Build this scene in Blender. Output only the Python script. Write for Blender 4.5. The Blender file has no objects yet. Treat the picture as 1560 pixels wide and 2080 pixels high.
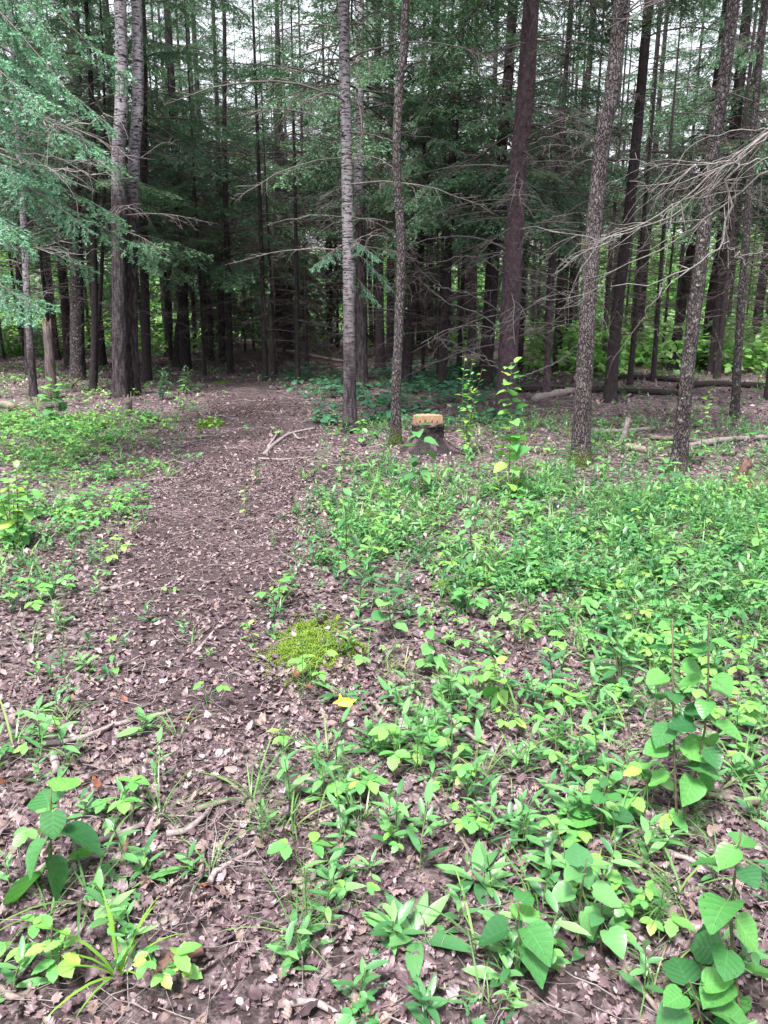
import bpy, math, random
import numpy as np
from math import radians as R, sin, cos, pi, tan
from mathutils import Vector, Matrix, Euler

sc = bpy.context.scene
COL = sc.collection

# ------------------------------------------------------------------ camera
F = 1571.0                      # focal length in photo pixels (1560 x 2080)
PITCH = R(15.0)
EYE = 1.6
cd = bpy.data.cameras.new('camera')
cam = bpy.data.objects.new('camera', cd)
COL.objects.link(cam)
cd.sensor_fit = 'VERTICAL'
cd.sensor_height = 24.0
cd.lens = 24.0 * F / 2080.0
cd.clip_start = 0.05
cd.clip_end = 2000
cam.location = (0, 0, EYE)
cam.rotation_euler = (pi / 2 - PITCH, 0, 0)
sc.camera = cam

# ------------------------------------------------------------------ light
SUN_EL, SUN_AZ = 64.0, 203.0    # degrees; azimuth clockwise from +Y
w = bpy.data.worlds.new('World')
sc.world = w
w.use_nodes = True
nt = w.node_tree
nt.nodes.clear()
sky = nt.nodes.new('ShaderNodeTexSky')
sky.sky_type = 'NISHITA'
sky.sun_disc = False
sky.sun_elevation = R(SUN_EL)
sky.sun_rotation = R(SUN_AZ)
sky.dust_density = 3.0
hs = nt.nodes.new('ShaderNodeHueSaturation')
hs.inputs['Saturation'].default_value = 0.22      # thin even overcast
bg = nt.nodes.new('ShaderNodeBackground')
bg.inputs['Strength'].default_value = 0.06
wo = nt.nodes.new('ShaderNodeOutputWorld')
nt.links.new(sky.outputs[0], hs.inputs['Color'])
nt.links.new(hs.outputs[0], bg.inputs['Color'])
nt.links.new(bg.outputs[0], wo.inputs['Surface'])
sd = bpy.data.lights.new('sun', 'SUN')
sd.energy = 1.5
sd.angle = R(10)
sd.color = (1.0, 0.96, 0.92)
sun = bpy.data.objects.new('sun', sd)
COL.objects.link(sun)
az, el = R(SUN_AZ), R(SUN_EL)
sdir = Vector((sin(az) * cos(el), cos(az) * cos(el), sin(el)))
sun.rotation_euler = sdir.to_track_quat('Z', 'Y').to_euler()
sun.location = sdir * 40

sc.view_settings.view_transform = 'Standard'
sc.view_settings.look = 'None'
sc.view_settings.exposure = 2.85
sc.view_settings.gamma = 1.0
sc.cycles.use_denoising = True
sc.cycles.max_bounces = 6
sc.cycles.diffuse_bounces = 4
sc.cycles.glossy_bounces = 2
sc.cycles.transmission_bounces = 3
sc.cycles.transparent_max_bounces = 4
sc.cycles.caustics_reflective = False
sc.cycles.caustics_refractive = False

rng = np.random.default_rng(7)
rnd = random.Random(11)

# ------------------------------------------------------------------ helpers: noise, projection, terrain
def _hash(ix, iy, s):
    n = (ix.astype(np.int64) * 374761393 + iy.astype(np.int64) * 668265263 + s * 1442695041) & 0x7fffffff
    n = ((n ^ (n >> 13)) * 1274126177) & 0x7fffffff
    return ((n ^ (n >> 16)) & 0xffff) / 65535.0

def vnoise(x, y, s=0):
    x = np.asarray(x, float); y = np.asarray(y, float)
    ix = np.floor(x); iy = np.floor(y)
    fx = x - ix; fy = y - iy
    fx = fx * fx * (3 - 2 * fx); fy = fy * fy * (3 - 2 * fy)
    a = _hash(ix, iy, s); b = _hash(ix + 1, iy, s); c = _hash(ix, iy + 1, s); d = _hash(ix + 1, iy + 1, s)
    return (a * (1 - fx) + b * fx) * (1 - fy) + (c * (1 - fx) + d * fx) * fy

def fbm(x, y, s=0, o=3):
    r = 0; a = .5
    for k in range(o):
        r = r + a * (vnoise(np.asarray(x) * 2 ** k, np.asarray(y) * 2 ** k, s + k) - .5)
        a *= .55
    return r

def hgt(x, y):
    x = np.asarray(x, float); y = np.asarray(y, float)
    return 0.05 * np.sin(.35 * x + .6) * np.sin(.28 * y + .3) + 0.05 * fbm(x * .9, y * .9, 3, 2)

def ray(px, py):
    dx = (px - 780) / F; dy = (1040 - py) / F
    return Vector((dx, cos(PITCH) + dy * sin(PITCH), -sin(PITCH) + dy * cos(PITCH)))

def ground(px, py):
    d = ray(px, py); z = 0.0
    for _ in range(6):
        t = (z - EYE) / d.z
        p = d * t + Vector((0, 0, EYE))
        z = float(hgt(p.x, p.y))
    p.z = z
    return p

def at(px, py, Y):
    d = ray(px, py)
    return d * (Y / d.y) + Vector((0, 0, EYE))

def project(x, y, z=0.0):
    vx = x; vz = z - EYE
    f = y * cos(PITCH) - vz * sin(PITCH)
    u = y * sin(PITCH) + vz * cos(PITCH)
    return 780 + F * vx / f, 1040 - F * u / f

def pdist(p):                    # depth along the lens axis
    return p.y * cos(PITCH) - (p.z - EYE) * sin(PITCH)

# ------------------------------------------------------------------ helpers: objects
def tag(o, label, cat, group=None):
    o['label'] = label; o['category'] = cat
    if group: o['group'] = group
    return o

def empty(name, loc, rz=0.0):
    o = bpy.data.objects.new(name, None)
    COL.objects.link(o)
    o.location = loc; o.rotation_euler = (0, 0, rz)
    o.empty_display_size = .1
    return o

def link(name, me, parent=None, loc=(0, 0, 0), rot=(0, 0, 0), scale=None):
    o = bpy.data.objects.new(name, me)
    COL.objects.link(o)
    o.parent = parent
    o.location = loc; o.rotation_euler = rot
    if scale is not None:
        o.scale = (scale, scale, scale) if isinstance(scale, (int, float)) else scale
    return o

class G:
    """triangles with a (lateral, along, tint) vector per vertex and a material index per face"""
    def __init__(s, V=None, T=None, L=None, M=None):
        s.V = np.zeros((0, 3)) if V is None else np.asarray(V, float)
        s.T = np.zeros((0, 3), int) if T is None else np.asarray(T, int)
        s.L = np.zeros((len(s.V), 3)) if L is None else np.asarray(L, float)
        s.M = np.zeros(len(s.T), int) if M is None else np.asarray(M, int)
    def copy(s): return G(s.V.copy(), s.T.copy(), s.L.copy(), s.M.copy())
    def xf(s, m):
        m = np.array(m)
        return G(s.V @ m[:3, :3].T + m[:3, 3], s.T, s.L.copy(), s.M)
    def tint(s, t):
        g = G(s.V, s.T, s.L.copy(), s.M); g.L[:, 2] = t; return g
    def mat(s, k): return G(s.V, s.T, s.L, np.full(len(s.T), k))

def join(gs):
    gs = [g for g in gs if len(g.T)]
    if not gs: return G()
    n = np.cumsum([0] + [len(g.V) for g in gs])
    return G(np.vstack([g.V for g in gs]), np.vstack([g.T + n[k] for k, g in enumerate(gs)]),
             np.vstack([g.L for g in gs]), np.concatenate([g.M for g in gs]))

def scatter(tpl, M3, P, tint):
    """N copies of a template: M3 (N,3,3), P (N,3), tint (N,)"""
    n = len(P); v = len(tpl.V)
    V = (np.einsum('nij,vj->nvi', M3, tpl.V) + P[:, None, :]).reshape(-1, 3)
    T = (tpl.T[None] + (np.arange(n) * v)[:, None, None]).reshape(-1, 3)
    L = np.tile(tpl.L, (n, 1)); L[:, 2] = np.clip(L[:, 2] * .35 + np.repeat(tint, v), 0, 1)
    return G(V, T, L, np.tile(tpl.M, n))

def mesh(name, g, mats, smooth=True):
    me = bpy.data.meshes.new(name)
    n, m = len(g.V), len(g.T)
    me.vertices.add(n); me.vertices.foreach_set('co', g.V.astype(np.float32).ravel())
    me.loops.add(3 * m); me.loops.foreach_set('vertex_index', g.T.astype(np.int32).ravel())
    me.polygons.add(m)
    me.polygons.foreach_set('loop_start', np.arange(0, 3 * m, 3, dtype=np.int32))
    for x in (mats if isinstance(mats, (list, tuple)) else [mats]): me.materials.append(x)
    me.polygons.foreach_set('material_index', g.M.astype(np.int32))
    me.polygons.foreach_set('use_smooth', np.full(m, smooth))
    a = me.attributes.new('lf', 'FLOAT_VECTOR', 'POINT')
    a.data.foreach_set('vector', g.L.astype(np.float32).ravel())
    me.update(calc_edges=True)
    return me

def rotm(N, yaw, pitch, roll, s):
    """rotation matrices Rz(yaw) Ry(pitch) Rx(roll) * s, arrays of N"""
    cy, sy, cp, sp, cr, sr = np.cos(yaw), np.sin(yaw), np.cos(pitch), np.sin(pitch), np.cos(roll), np.sin(roll)
    z = np.zeros(N); o = np.ones(N)
    Rz = np.array([[cy, -sy, z], [sy, cy, z], [z, z, o]])
    Ry = np.array([[cp, z, sp], [z, o, z], [-sp, z, cp]])
    Rx = np.array([[o, z, z], [z, cr, -sr], [z, sr, cr]])
    M = np.einsum('ijn,jkn,kln->nil', Rz, Ry, Rx)
    return M * np.asarray(s)[:, None, None]

def tube(pts, rad, sides=6, cap=True, disp=None):
    P = np.asarray([tuple(p) for p in pts], float); n = len(P)
    rad = np.asarray(rad, float)
    t = np.gradient(P, axis=0); t /= np.linalg.norm(t, axis=1)[:, None] + 1e-9
    ref = np.array([1, 0, 0.]) if abs(t[0, 0]) < .9 else np.array([0, 1., 0])
    u = np.zeros((n, 3)); a = ref - t[0] * (ref @ t[0]); a /= np.linalg.norm(a)
    for k in range(n):
        a = a - t[k] * (a @ t[k]); a /= np.linalg.norm(a) + 1e-9
        u[k] = a
    v = np.cross(t, u)
    th = np.arange(sides) * 2 * pi / sides
    r = np.repeat(rad[:, None], sides, 1)
    if disp is not None: r = r * disp
    V = P[:, None, :] + (np.cos(th)[None, :, None] * u[:, None, :] + np.sin(th)[None, :, None] * v[:, None, :]) * r[:, :, None]
    V = V.reshape(-1, 3)
    i = np.arange(n - 1)[:, None] * sides; j = np.arange(sides)[None, :]; j2 = (j + 1) % sides
    A = (i + j).ravel(); B = (i + j2).ravel(); C = (i + sides + j2).ravel(); D = (i + sides + j).ravel()
    T = np.vstack([np.stack([A, B, C], 1), np.stack([A, C, D], 1)])
    if cap:
        V = np.vstack([V, P[-1], P[0]])
        e = (n - 1) * sides; c = n * sides
        jj = np.arange(sides); k2 = (jj + 1) % sides
        T = np.vstack([T, np.stack([e + jj, e + k2, np.full(sides, c)], 1), np.stack([k2, jj, np.full(sides, c + 1)], 1)])
    return G(V, T)

def smooth_path(pts, n):
    """Catmull-Rom through points, n samples"""
    P = np.asarray([tuple(p) for p in pts], float)
    Q = np.vstack([2 * P[0] - P[1], P, 2 * P[-1] - P[-2]])
    out = []
    for s in np.linspace(0, len(P) - 1 - 1e-6, n):
        k = int(s); f = s - k
        a, b, c, d = Q[k], Q[k + 1], Q[k + 2], Q[k + 3]
        out.append(.5 * ((2 * b) + (c - a) * f + (2 * a - 5 * b + 4 * c - d) * f * f + (3 * b - a - 3 * c + d) * f ** 3))
    return np.array(out)

# ------------------------------------------------------------------ materials
def newmat(name):
    m = bpy.data.materials.new(name); m.use_nodes = True
    m.node_tree.nodes.clear()
    return m, m.node_tree

def nd(nt, typ, ins=None, **props):
    n = nt.nodes.new(typ)
    for k, v in props.items(): setattr(n, k, v)
    for k, v in (ins or {}).items():
        if isinstance(v, bpy.types.NodeSocket): nt.links.new(v, n.inputs[k])
        else: n.inputs[k].default_value = v
    return n

def mth(nt, op, a, b=0.0, clamp=False):
    n = nd(nt, 'ShaderNodeMath', {0: a, 1: b}, operation=op); n.use_clamp = clamp
    return n.outputs[0]

def ramp(nt, fac, stops):
    n = nt.nodes.new('ShaderNodeValToRGB')
    cr = n.color_ramp
    while len(cr.elements) < len(stops): cr.elements.new(.5)
    for e, (p, c) in zip(cr.elements, stops):
        e.position = p; e.color = (*c, 1) if len(c) == 3 else c
    nt.links.new(fac, n.inputs[0])
    return n.outputs[0]

def mix(nt, f, a, b, blend='MIX'):
    n = nt.nodes.new('ShaderNodeMix'); n.data_type = 'RGBA'; n.blend_type = blend
    for i, v in ((0, f), (6, a), (7, b)):
        if isinstance(v, bpy.types.NodeSocket): nt.links.new(v, n.inputs[i])
        else: n.inputs[i].default_value = (*v, 1) if isinstance(v, tuple) and len(v) == 3 else v
    return n.outputs[2]

def noise(nt, vec, scale, detail=3, rough=.55, dist=0.0):
    return nd(nt, 'ShaderNodeTexNoise', {'Vector': vec, 'Scale': scale, 'Detail': detail, 'Roughness': rough, 'Distortion': dist}).outputs[0]

def mapping(nt, vec, scale=(1, 1, 1)):
    return nd(nt, 'ShaderNodeMapping', {'Vector': vec, 'Scale': scale}).outputs[0]

def leaf_mat(name, stops, rough=.38, trans=.35, veins=True, vein_mix=.22, spots=0.0, spec=.5):
    m, nt = newmat(name)
    at_ = nd(nt, 'ShaderNodeAttribute', attribute_name='lf')
    sep = nd(nt, 'ShaderNodeSeparateXYZ', {0: at_.outputs['Vector']})
    oi = nd(nt, 'ShaderNodeObjectInfo')
    v = mth(nt, 'ADD', mth(nt, 'MULTIPLY', sep.outputs[2], .75), mth(nt, 'MULTIPLY', oi.outputs['Random'], .25))
    col = ramp(nt, v, stops)
    co = nd(nt, 'ShaderNodeTexCoord').outputs['Object']
    col = mix(nt, mth(nt, 'MULTIPLY', noise(nt, co, 6 if spots else 40, 3), .45), col, mix(nt, 1.0, col, (.55, .62, .5), 'MULTIPLY'))
    lat = mth(nt, 'ABSOLUTE', sep.outputs[0])
    bump = None
    if veins:
        mid = mth(nt, 'SUBTRACT', 1.0, mth(nt, 'MULTIPLY', lat, 14), True)
        sv = mth(nt, 'SINE', mth(nt, 'MULTIPLY', mth(nt, 'SUBTRACT', sep.outputs[1], mth(nt, 'MULTIPLY', lat, .22)), 36))
        side = mth(nt, 'MULTIPLY', mth(nt, 'SUBTRACT', sv, .8, True), 2.4)
        vn = mth(nt, 'MAXIMUM', mid, side)
        col = mix(nt, mth(nt, 'MULTIPLY', vn, vein_mix), col, mix(nt, 1.0, col, (1.9, 1.6, 1.7), 'MULTIPLY'))
        bump = nd(nt, 'ShaderNodeBump', {'Height': sv, 'Strength': (.09 if spots else .05), 'Distance': (.015 if spots else .004)}).outputs[0]
    if spots:
        sp = mth(nt, 'GREATER_THAN', noise(nt, co, 15, 2), .74 - spots * .1)
        col = mix(nt, sp, col, (.05, .045, .02))
    p = nd(nt, 'ShaderNodeBsdfPrincipled', {'Base Color': col, 'Roughness': rough, 'Specular IOR Level': spec})
    if bump is not None: nt.links.new(bump, p.inputs['Normal'])
    tr = nd(nt, 'ShaderNodeBsdfTranslucent', {'Color': mix(nt, 1.0, col, (1.15, 1.25, .85), 'MULTIPLY')})
    ms = nd(nt, 'ShaderNodeMixShader', {0: trans, 1: p.outputs[0], 2: tr.outputs[0]})
    o = nd(nt, 'ShaderNodeOutputMaterial', {0: ms.outputs[0]})
    return m

def bark_mat(name, dark, light, kind='scaly', moss=0.0, lichen=0.0, pale_z=None):
    m, nt = newmat(name)
    co = nd(nt, 'ShaderNodeTexCoord').outputs['Object']
    sep = nd(nt, 'ShaderNodeSeparateXYZ', {0: co})
    z = sep.outputs[2]
    if kind == 'scaly':
        f = noise(nt, mapping(nt, co, (1, 1, .6)), 22, 5, .65)
        vo = nd(nt, 'ShaderNodeTexVoronoi', {'Vector': mapping(nt, co, (1, 1, .5)), 'Scale': 38.0}, feature='DISTANCE_TO_EDGE').outputs[0]
        h = mth(nt, 'ADD', f, mth(nt, 'MULTIPLY', mth(nt, 'MINIMUM', vo, .12), 3))
        col = ramp(nt, f, [(.3, dark), (.7, light)])
    elif kind == 'plates':                           # short rough plates between dark cracks, blotched
        wob = nd(nt, 'ShaderNodeVectorMath', {0: co, 1: nd(nt, 'ShaderNodeVectorMath', {0: nd(nt, 'ShaderNodeTexNoise', {'Vector': co, 'Scale': 18.0, 'Detail': 2.0}).outputs['Color'], 1: (.05, .05, .09)}, operation='MULTIPLY').outputs[0]}, operation='ADD').outputs[0]
        vo = nd(nt, 'ShaderNodeTexVoronoi', {'Vector': mapping(nt, wob, (1, 1, .33)), 'Scale': 44.0}, feature='DISTANCE_TO_EDGE').outputs[0]
        pl_ = mth(nt, 'MULTIPLY', mth(nt, 'MINIMUM', vo, .2), 5)
        f = noise(nt, mapping(nt, co, (1, 1, .5)), 60, 4, .7)
        g = noise(nt, mapping(nt, co, (1, 1, .4)), 6, 4, .6)
        h = mth(nt, 'ADD', pl_, mth(nt, 'MULTIPLY', f, .8))
        v = mth(nt, 'ADD', mth(nt, 'MULTIPLY', pl_, .34), mth(nt, 'ADD', mth(nt, 'MULTIPLY', f, .42), mth(nt, 'MULTIPLY', g, .52)))
        col = ramp(nt, v, [(.50, dark), (.70, tuple((a_ + b_) * .42 for a_, b_ in zip(dark, light))), (.95, light)])
    elif kind == 'furrow':
        f = noise(nt, mapping(nt, co, (1, 1, .16)), 34, 5, .7, .6)
        g = noise(nt, mapping(nt, co, (1, 1, .35)), 9, 4)
        h = mth(nt, 'ADD', mth(nt, 'MULTIPLY', f, 1.6), g)
        col = ramp(nt, mth(nt, 'ADD', mth(nt, 'MULTIPLY', f, .75), mth(nt, 'MULTIPLY', g, .25)), [(.36, dark), (.62, light)])
    else:                                            # birch: pale with dark lens-shaped flecks lying across
        f = noise(nt, mapping(nt, co, (1, 1, 2.6)), 15, 4, .6, .3)
        g = noise(nt, mapping(nt, co, (.5, .5, 6)), 12, 3, .6)
        k = mth(nt, 'MULTIPLY', mth(nt, 'SUBTRACT', mth(nt, 'MAXIMUM', f, mth(nt, 'SUBTRACT', g, .02)), .52), 10, True)
        h = mth(nt, 'SUBTRACT', .5, mth(nt, 'MULTIPLY', k, .4))
        pal = mix(nt, noise(nt, co, 5, 3), light, tuple(c * .72 for c in light))
        col = mix(nt, k, pal, dark)
        if pale_z is not None:                       # old rough bark near the foot, smooth pale bark above
            nz = mth(nt, 'ADD', z, mth(nt, 'MULTIPLY', noise(nt, mapping(nt, co, (1, 1, .4)), 7, 3), 2.2))
            up = mth(nt, 'MULTIPLY', mth(nt, 'SUBTRACT', nz, pale_z), .55, True)
            rough_c = ramp(nt, noise(nt, mapping(nt, co, (1, 1, .2)), 26, 4, .7), [(.42, tuple(c * .7 for c in dark)), (.62, tuple(c * 3.6 + .004 for c in dark))])
            col = mix(nt, up, rough_c, col)
    if lichen:
        a = mth(nt, 'MULTIPLY', mth(nt, 'SUBTRACT', noise(nt, mapping(nt, co, (1, 1, .8)), 24, 5, .75), .63 - .07 * lichen), 16, True)
        col = mix(nt, mth(nt, 'MULTIPLY', a, .8), col, (.30, .30, .29))
    if moss:
        nz = mth(nt, 'ADD', z, mth(nt, 'MULTIPLY', noise(nt, co, 14, 4), .35))
        a = mth(nt, 'MULTIPLY', mth(nt, 'SUBTRACT', moss + .18, nz), 7, True)
        col = mix(nt, a, col, mix(nt, noise(nt, co, 90, 2), (.025, .042, .010), (.08, .105, .022)))
    b = nd(nt, 'ShaderNodeBump', {'Height': h, 'Strength': .8, 'Distance': .02}).outputs[0]
    p = nd(nt, 'ShaderNodeBsdfPrincipled', {'Base Color': col, 'Roughness': .85, 'Specular IOR Level': .25, 'Normal': b})
    nd(nt, 'ShaderNodeOutputMaterial', {0: p.outputs[0]})
    return m

def plain_mat(name, a, b, scale=20, rough=.8, stretch=(1, 1, 1), bump=.4):
    m, nt = newmat(name)
    co = nd(nt, 'ShaderNodeTexCoord').outputs['Object']
    f = noise(nt, mapping(nt, co, stretch), scale, 5, .65)
    col = ramp(nt, f, [(.32, a), (.68, b)])
    bp = nd(nt, 'ShaderNodeBump', {'Height': f, 'Strength': bump, 'Distance': .01}).outputs[0]
    p = nd(nt, 'ShaderNodeBsdfPrincipled', {'Base Color': col, 'Roughness': rough, 'Specular IOR Level': .3, 'Normal': bp})
    nd(nt, 'ShaderNodeOutputMaterial', {0: p.outputs[0]})
    return m

GREEN = leaf_mat('herb_leaf', [(0, (.03, .11, .05)), (.3, (.075, .22, .085)), (.65, (.15, .35, .13)), (1, (.29, .49, .17))], rough=.36)
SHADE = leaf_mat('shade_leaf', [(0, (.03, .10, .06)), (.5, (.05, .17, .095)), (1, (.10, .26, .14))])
YELLOWG = leaf_mat('yellow_green_leaf', [(0, (.07, .24, .08)), (.4, (.13, .36, .10)), (.75, (.24, .46, .11)), (1, (.42, .55, .09))])
ASPEN = leaf_mat('aspen_leaf', [(0, (.025, .10, .045)), (.4, (.065, .22, .065)), (.8, (.13, .36, .09)), (1, (.22, .47, .11))], rough=.26, spots=.6, vein_mix=.5)
GRASS = leaf_mat('grass_blade', [(0, (.06, .15, .05)), (.6, (.13, .28, .08)), (1, (.30, .36, .12))], veins=False)
SEDGE = leaf_mat('sedge_blade', [(0, (.12, .30, .04)), (1, (.22, .42, .05))], veins=False, rough=.35)
MEADOWG = leaf_mat('meadow_blade', [(0, (.16, .32, .07)), (1, (.34, .46, .12))], veins=False)
MOSS = leaf_mat('moss', [(0, (.035, .075, .010)), (.5, (.10, .17, .022)), (1, (.21, .29, .045))], veins=False, rough=.8, trans=.2, spec=.2)
DEAD = leaf_mat('dead_leaf', [(0, (.035, .022, .026)), (.2, (.085, .052, .064)), (.5, (.165, .110, .128)), (.62, (.235, .165, .150)), (.78, (.31, .228, .265)), (.9, (.36, .315, .325)), (1, (.48, .385, .435))], rough=.42, trans=.12, vein_mix=.2)
RUST = leaf_mat('rusty_leaf', [(0, (.16, .035, .022)), (.5, (.22, .075, .045)), (1, (.30, .13, .075))], rough=.5, trans=.15, vein_mix=.2)
NEEDLE = leaf_mat('spruce_needle', [(0, (.032, .070, .043)), (.45, (.076, .165, .095)), (.8, (.145, .285, .155)), (1, (.21, .39, .21))], veins=False, rough=.5, trans=.22)
NEEDLEF = leaf_mat('fresh_spruce_needle', [(0, (.06, .17, .11)), (.5, (.15, .34, .225)), (1, (.26, .50, .34))], veins=False, rough=.5, trans=.25)
BROADF = leaf_mat('broad_crown_leaf', [(0, (.07, .20, .05)), (.5, (.13, .32, .08)), (1, (.24, .44, .13))], veins=False, trans=.4)
SPRUCE = bark_mat('spruce_bark', (.010, .0075, .009), (.040, .030, .033))
SPRUCE2 = bark_mat('purple_spruce_bark', (.028, .018, .023), (.105, .070, .083), lichen=.12)
GREYB = bark_mat('grey_bark', (.018, .014, .015), (.145, .122, .127), 'plates', moss=.22, lichen=.3)
LICHB = bark_mat('lichen_bark', (.016, .012, .013), (.10, .083, .086), 'plates', moss=.10, lichen=.9)
FLECK = bark_mat('flecked_bark', (.020, .016, .018), (.30, .275, .30), 'birch', pale_z=1.7)
BIRCH = bark_mat('birch_bark', (.018, .014, .016), (.52, .48, .53), 'birch', pale_z=3.9)
SNAGB = bark_mat('snag_bark', (.04, .03, .03), (.15, .12, .115), 'furrow')
TWIG = plain_mat('dead_twig', (.075, .06, .062), (.18, .155, .155), 30)
DTWIG = plain_mat('dark_dead_twig', (.04, .032, .032), (.10, .082, .08), 30)
PALETWIG = plain_mat('pale_lichen_twig', (.085, .076, .072), (.225, .21, .20), 45)
STEM = plain_mat('plant_stem', (.06, .05, .035), (.12, .11, .06), 40)
GSTEM = plain_mat('green_stem', (.08, .14, .04), (.14, .22, .07), 40)
STICK = plain_mat('weathered_stick', (.10, .08, .08), (.30, .25, .25), 25, stretch=(1, 1, 1))
PALEWOOD = plain_mat('pale_wood', (.09, .07, .06), (.23, .185, .165), 30)
FRESHCUT = plain_mat('fresh_cut_wood', (.19, .112, .066), (.29, .19, .125), 30, stretch=(3, 3, .5), bump=.2)
CUTGREY = plain_mat('weathered_cut', (.035, .026, .025), (.12, .09, .08), 40)
REDROT = plain_mat('red_rotten_wood', (.055, .030, .026), (.16, .088, .07), 30)
TORN = plain_mat('torn_wood', (.20, .085, .05), (.40, .20, .13), 25)
YELLOW = plain_mat('yellow_sheet', (.78, .50, .01), (.88, .62, .02), 60, rough=.45, bump=.1)

# ------------------------------------------------------------------ ground and path
def ground_mat(name, soil=False):
    m, nt = newmat(name)
    co = nd(nt, 'ShaderNodeTexCoord').outputs['Object']
    vo = nd(nt, 'ShaderNodeTexVoronoi', {'Vector': co, 'Scale': 26.0, 'Randomness': 1.0})
    big = noise(nt, co, 1.1, 4)
    fine = noise(nt, co, 120, 4, .7)
    rv = nd(nt, 'ShaderNodeSeparateXYZ', {0: vo.outputs['Color']}).outputs[0]
    if soil:
        base = ramp(nt, fine, [(.3, (.018, .012, .013)), (.7, (.072, .049, .055))])
        lit = ramp(nt, rv, [(0, (.07, .046, .052)), (.6, (.19, .132, .148)), (1, (.34, .25, .285))])
        k = mth(nt, 'MULTIPLY', mth(nt, 'SUBTRACT', mth(nt, 'ADD', noise(nt, co, 60, 3), mth(nt, 'MULTIPLY', big, .8)), .95), 5, True)
        col = mix(nt, mth(nt, 'MULTIPLY', k, .8), base, lit)
    else:
        base = ramp(nt, fine, [(.3, (.014, .010, .0105)), (.7, (.055, .038, .041))])
        lit = ramp(nt, rv, [(0, (.08, .055, .06)), (.5, (.19, .14, .15)), (1, (.36, .27, .29))])
        k = mth(nt, 'MULTIPLY', mth(nt, 'SUBTRACT', mth(nt, 'ADD', noise(nt, co, 30, 3), mth(nt, 'MULTIPLY', big, .5)), .68), 5, True)
        col = mix(nt, mth(nt, 'MULTIPLY', k, .7), base, lit)
        sep = nd(nt, 'ShaderNodeSeparateXYZ', {0: co})
        far = mth(nt, 'MULTIPLY', mth(nt, 'SUBTRACT', mth(nt, 'ADD', sep.outputs[1], mth(nt, 'MULTIPLY', big, 8)), 42), .2, True)
        col = mix(nt, far, col, mix(nt, noise(nt, co, 2, 4), (.05, .12, .03), (.12, .22, .055)))
    h = mth(nt, 'ADD', fine, mth(nt, 'MULTIPLY', vo.outputs['Distance'], 1.2))
    bp = nd(nt, 'ShaderNodeBump', {'Height': h, 'Strength': .7, 'Distance': .015}).outputs[0]
    p = nd(nt, 'ShaderNodeBsdfPrincipled', {'Base Color': col, 'Roughness': .8, 'Specular IOR Level': .3, 'Normal': bp})
    nd(nt, 'ShaderNodeOutputMaterial', {0: p.outputs[0]})
    return m

GROUND = ground_mat('forest_floor')
SOIL = ground_mat('path_soil', True)

def axis_grid(lo, a, b, hi, step, growth=1.16):
    mid = list(np.arange(a, b + 1e-6, step))
    s = step; x = mid[-1]; up = []
    while x < hi: s *= growth; x += s; up.append(x)
    s = step; x = mid[0]; dn = []
    while x > lo: s *= growth; x -= s; dn.append(x)
    return np.array(dn[::-1] + mid + up)

def grid_mesh(X, Y, Z):
    ny, nx = X.shape
    V = np.stack([X, Y, Z], -1).reshape(-1, 3)
    i = (np.arange(ny - 1)[:, None] * nx + np.arange(nx - 1)[None, :]).ravel()
    T = np.vstack([np.stack([i, i + 1, i + nx + 1], 1), np.stack([i, i + nx + 1, i + nx], 1)])
    return G(V, T)

PL = [(400, 765), (425, 830), (390, 880), (350, 940), (310, 1000), (265, 1060), (235, 1110), (200, 1200), (170, 1300), (150, 1420), (120, 1560), (60, 1750), (0, 2060)]
PR = [(500, 765), (580, 800), (645, 850), (640, 900), (625, 960), (610, 1030), (600, 1090), (590, 1160), (600, 1230), (560, 1300), (560, 1400), (600, 1500), (560, 1650), (480, 1850), (400, 2060)]
L3 = smooth_path([ground(*p) for p in PL], 90)
R3 = smooth_path([ground(*p) for p in PR], 90)
# both edges against distance, so that a point can be asked whether it lies on the path
Lx = lambda y: np.interp(y, L3[::-1, 1], L3[::-1, 0])
Rx = lambda y: np.interp(y, R3[::-1, 1], R3[::-1, 0])
def on_path(x, y, soft=.18):
    x = np.asarray(x, float); y = np.asarray(y, float)
    j = (fbm(x * 1.7, y * 1.7, 21, 2)) * .5
    a = (x - Lx(y) + j) / soft; b = (Rx(y) - x + j) / soft
    f = np.clip(np.minimum(a, b), 0, 1)
    return f * np.clip((y - 2.6 + j * 3) / 2.0, 0, 1) * np.clip((17.5 - y) / 2, 0, 1)

gx = axis_grid(-170, -7, 7.5, 170, .085)
gy = axis_grid(-40, .9, 14, 260, .085)
X, Y = np.meshgrid(gx, gy)
near = np.clip(1.3 - np.hypot(X, Y) / 22, 0, 1)
Z = hgt(X, Y) + near * (.022 * fbm(X * 6, Y * 6, 31, 3)) - .015 * on_path(X, Y)
o = link('ground', mesh('ground', grid_mesh(X, Y, Z), GROUND))
o['kind'] = 'structure'

yy = np.linspace(2.4, 17.2, 240)
uu = np.linspace(0, 1, 34)
PX = Lx(yy)[:, None] * (1 - uu) + Rx(yy)[:, None] * uu
PX = PX + .10 * fbm(yy * 3, yy * 0 + 4.2, 5, 2)[:, None] * (1 - uu) * 2 + .10 * fbm(yy * 3, yy * 0 + 9.2, 6, 2)[:, None] * uu * 2
PY = np.repeat(yy[:, None], len(uu), 1)
edge = np.clip(np.minimum(uu, 1 - uu) * 6, 0, 1)[None, :] * np.clip((yy - 2.4) / 1.2, 0, 1)[:, None]
PZ = hgt(PX, PY) + .022 * fbm(PX * 6, PY * 6, 31, 3) * near.max() + .006 * (edge > .01) - .02 * (1 - np.clip(edge * 3, 0, 1)) + .004 * edge
o = link('path', mesh('path', grid_mesh(PX, PY, PZ), SOIL))
o['kind'] = 'structure'

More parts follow.
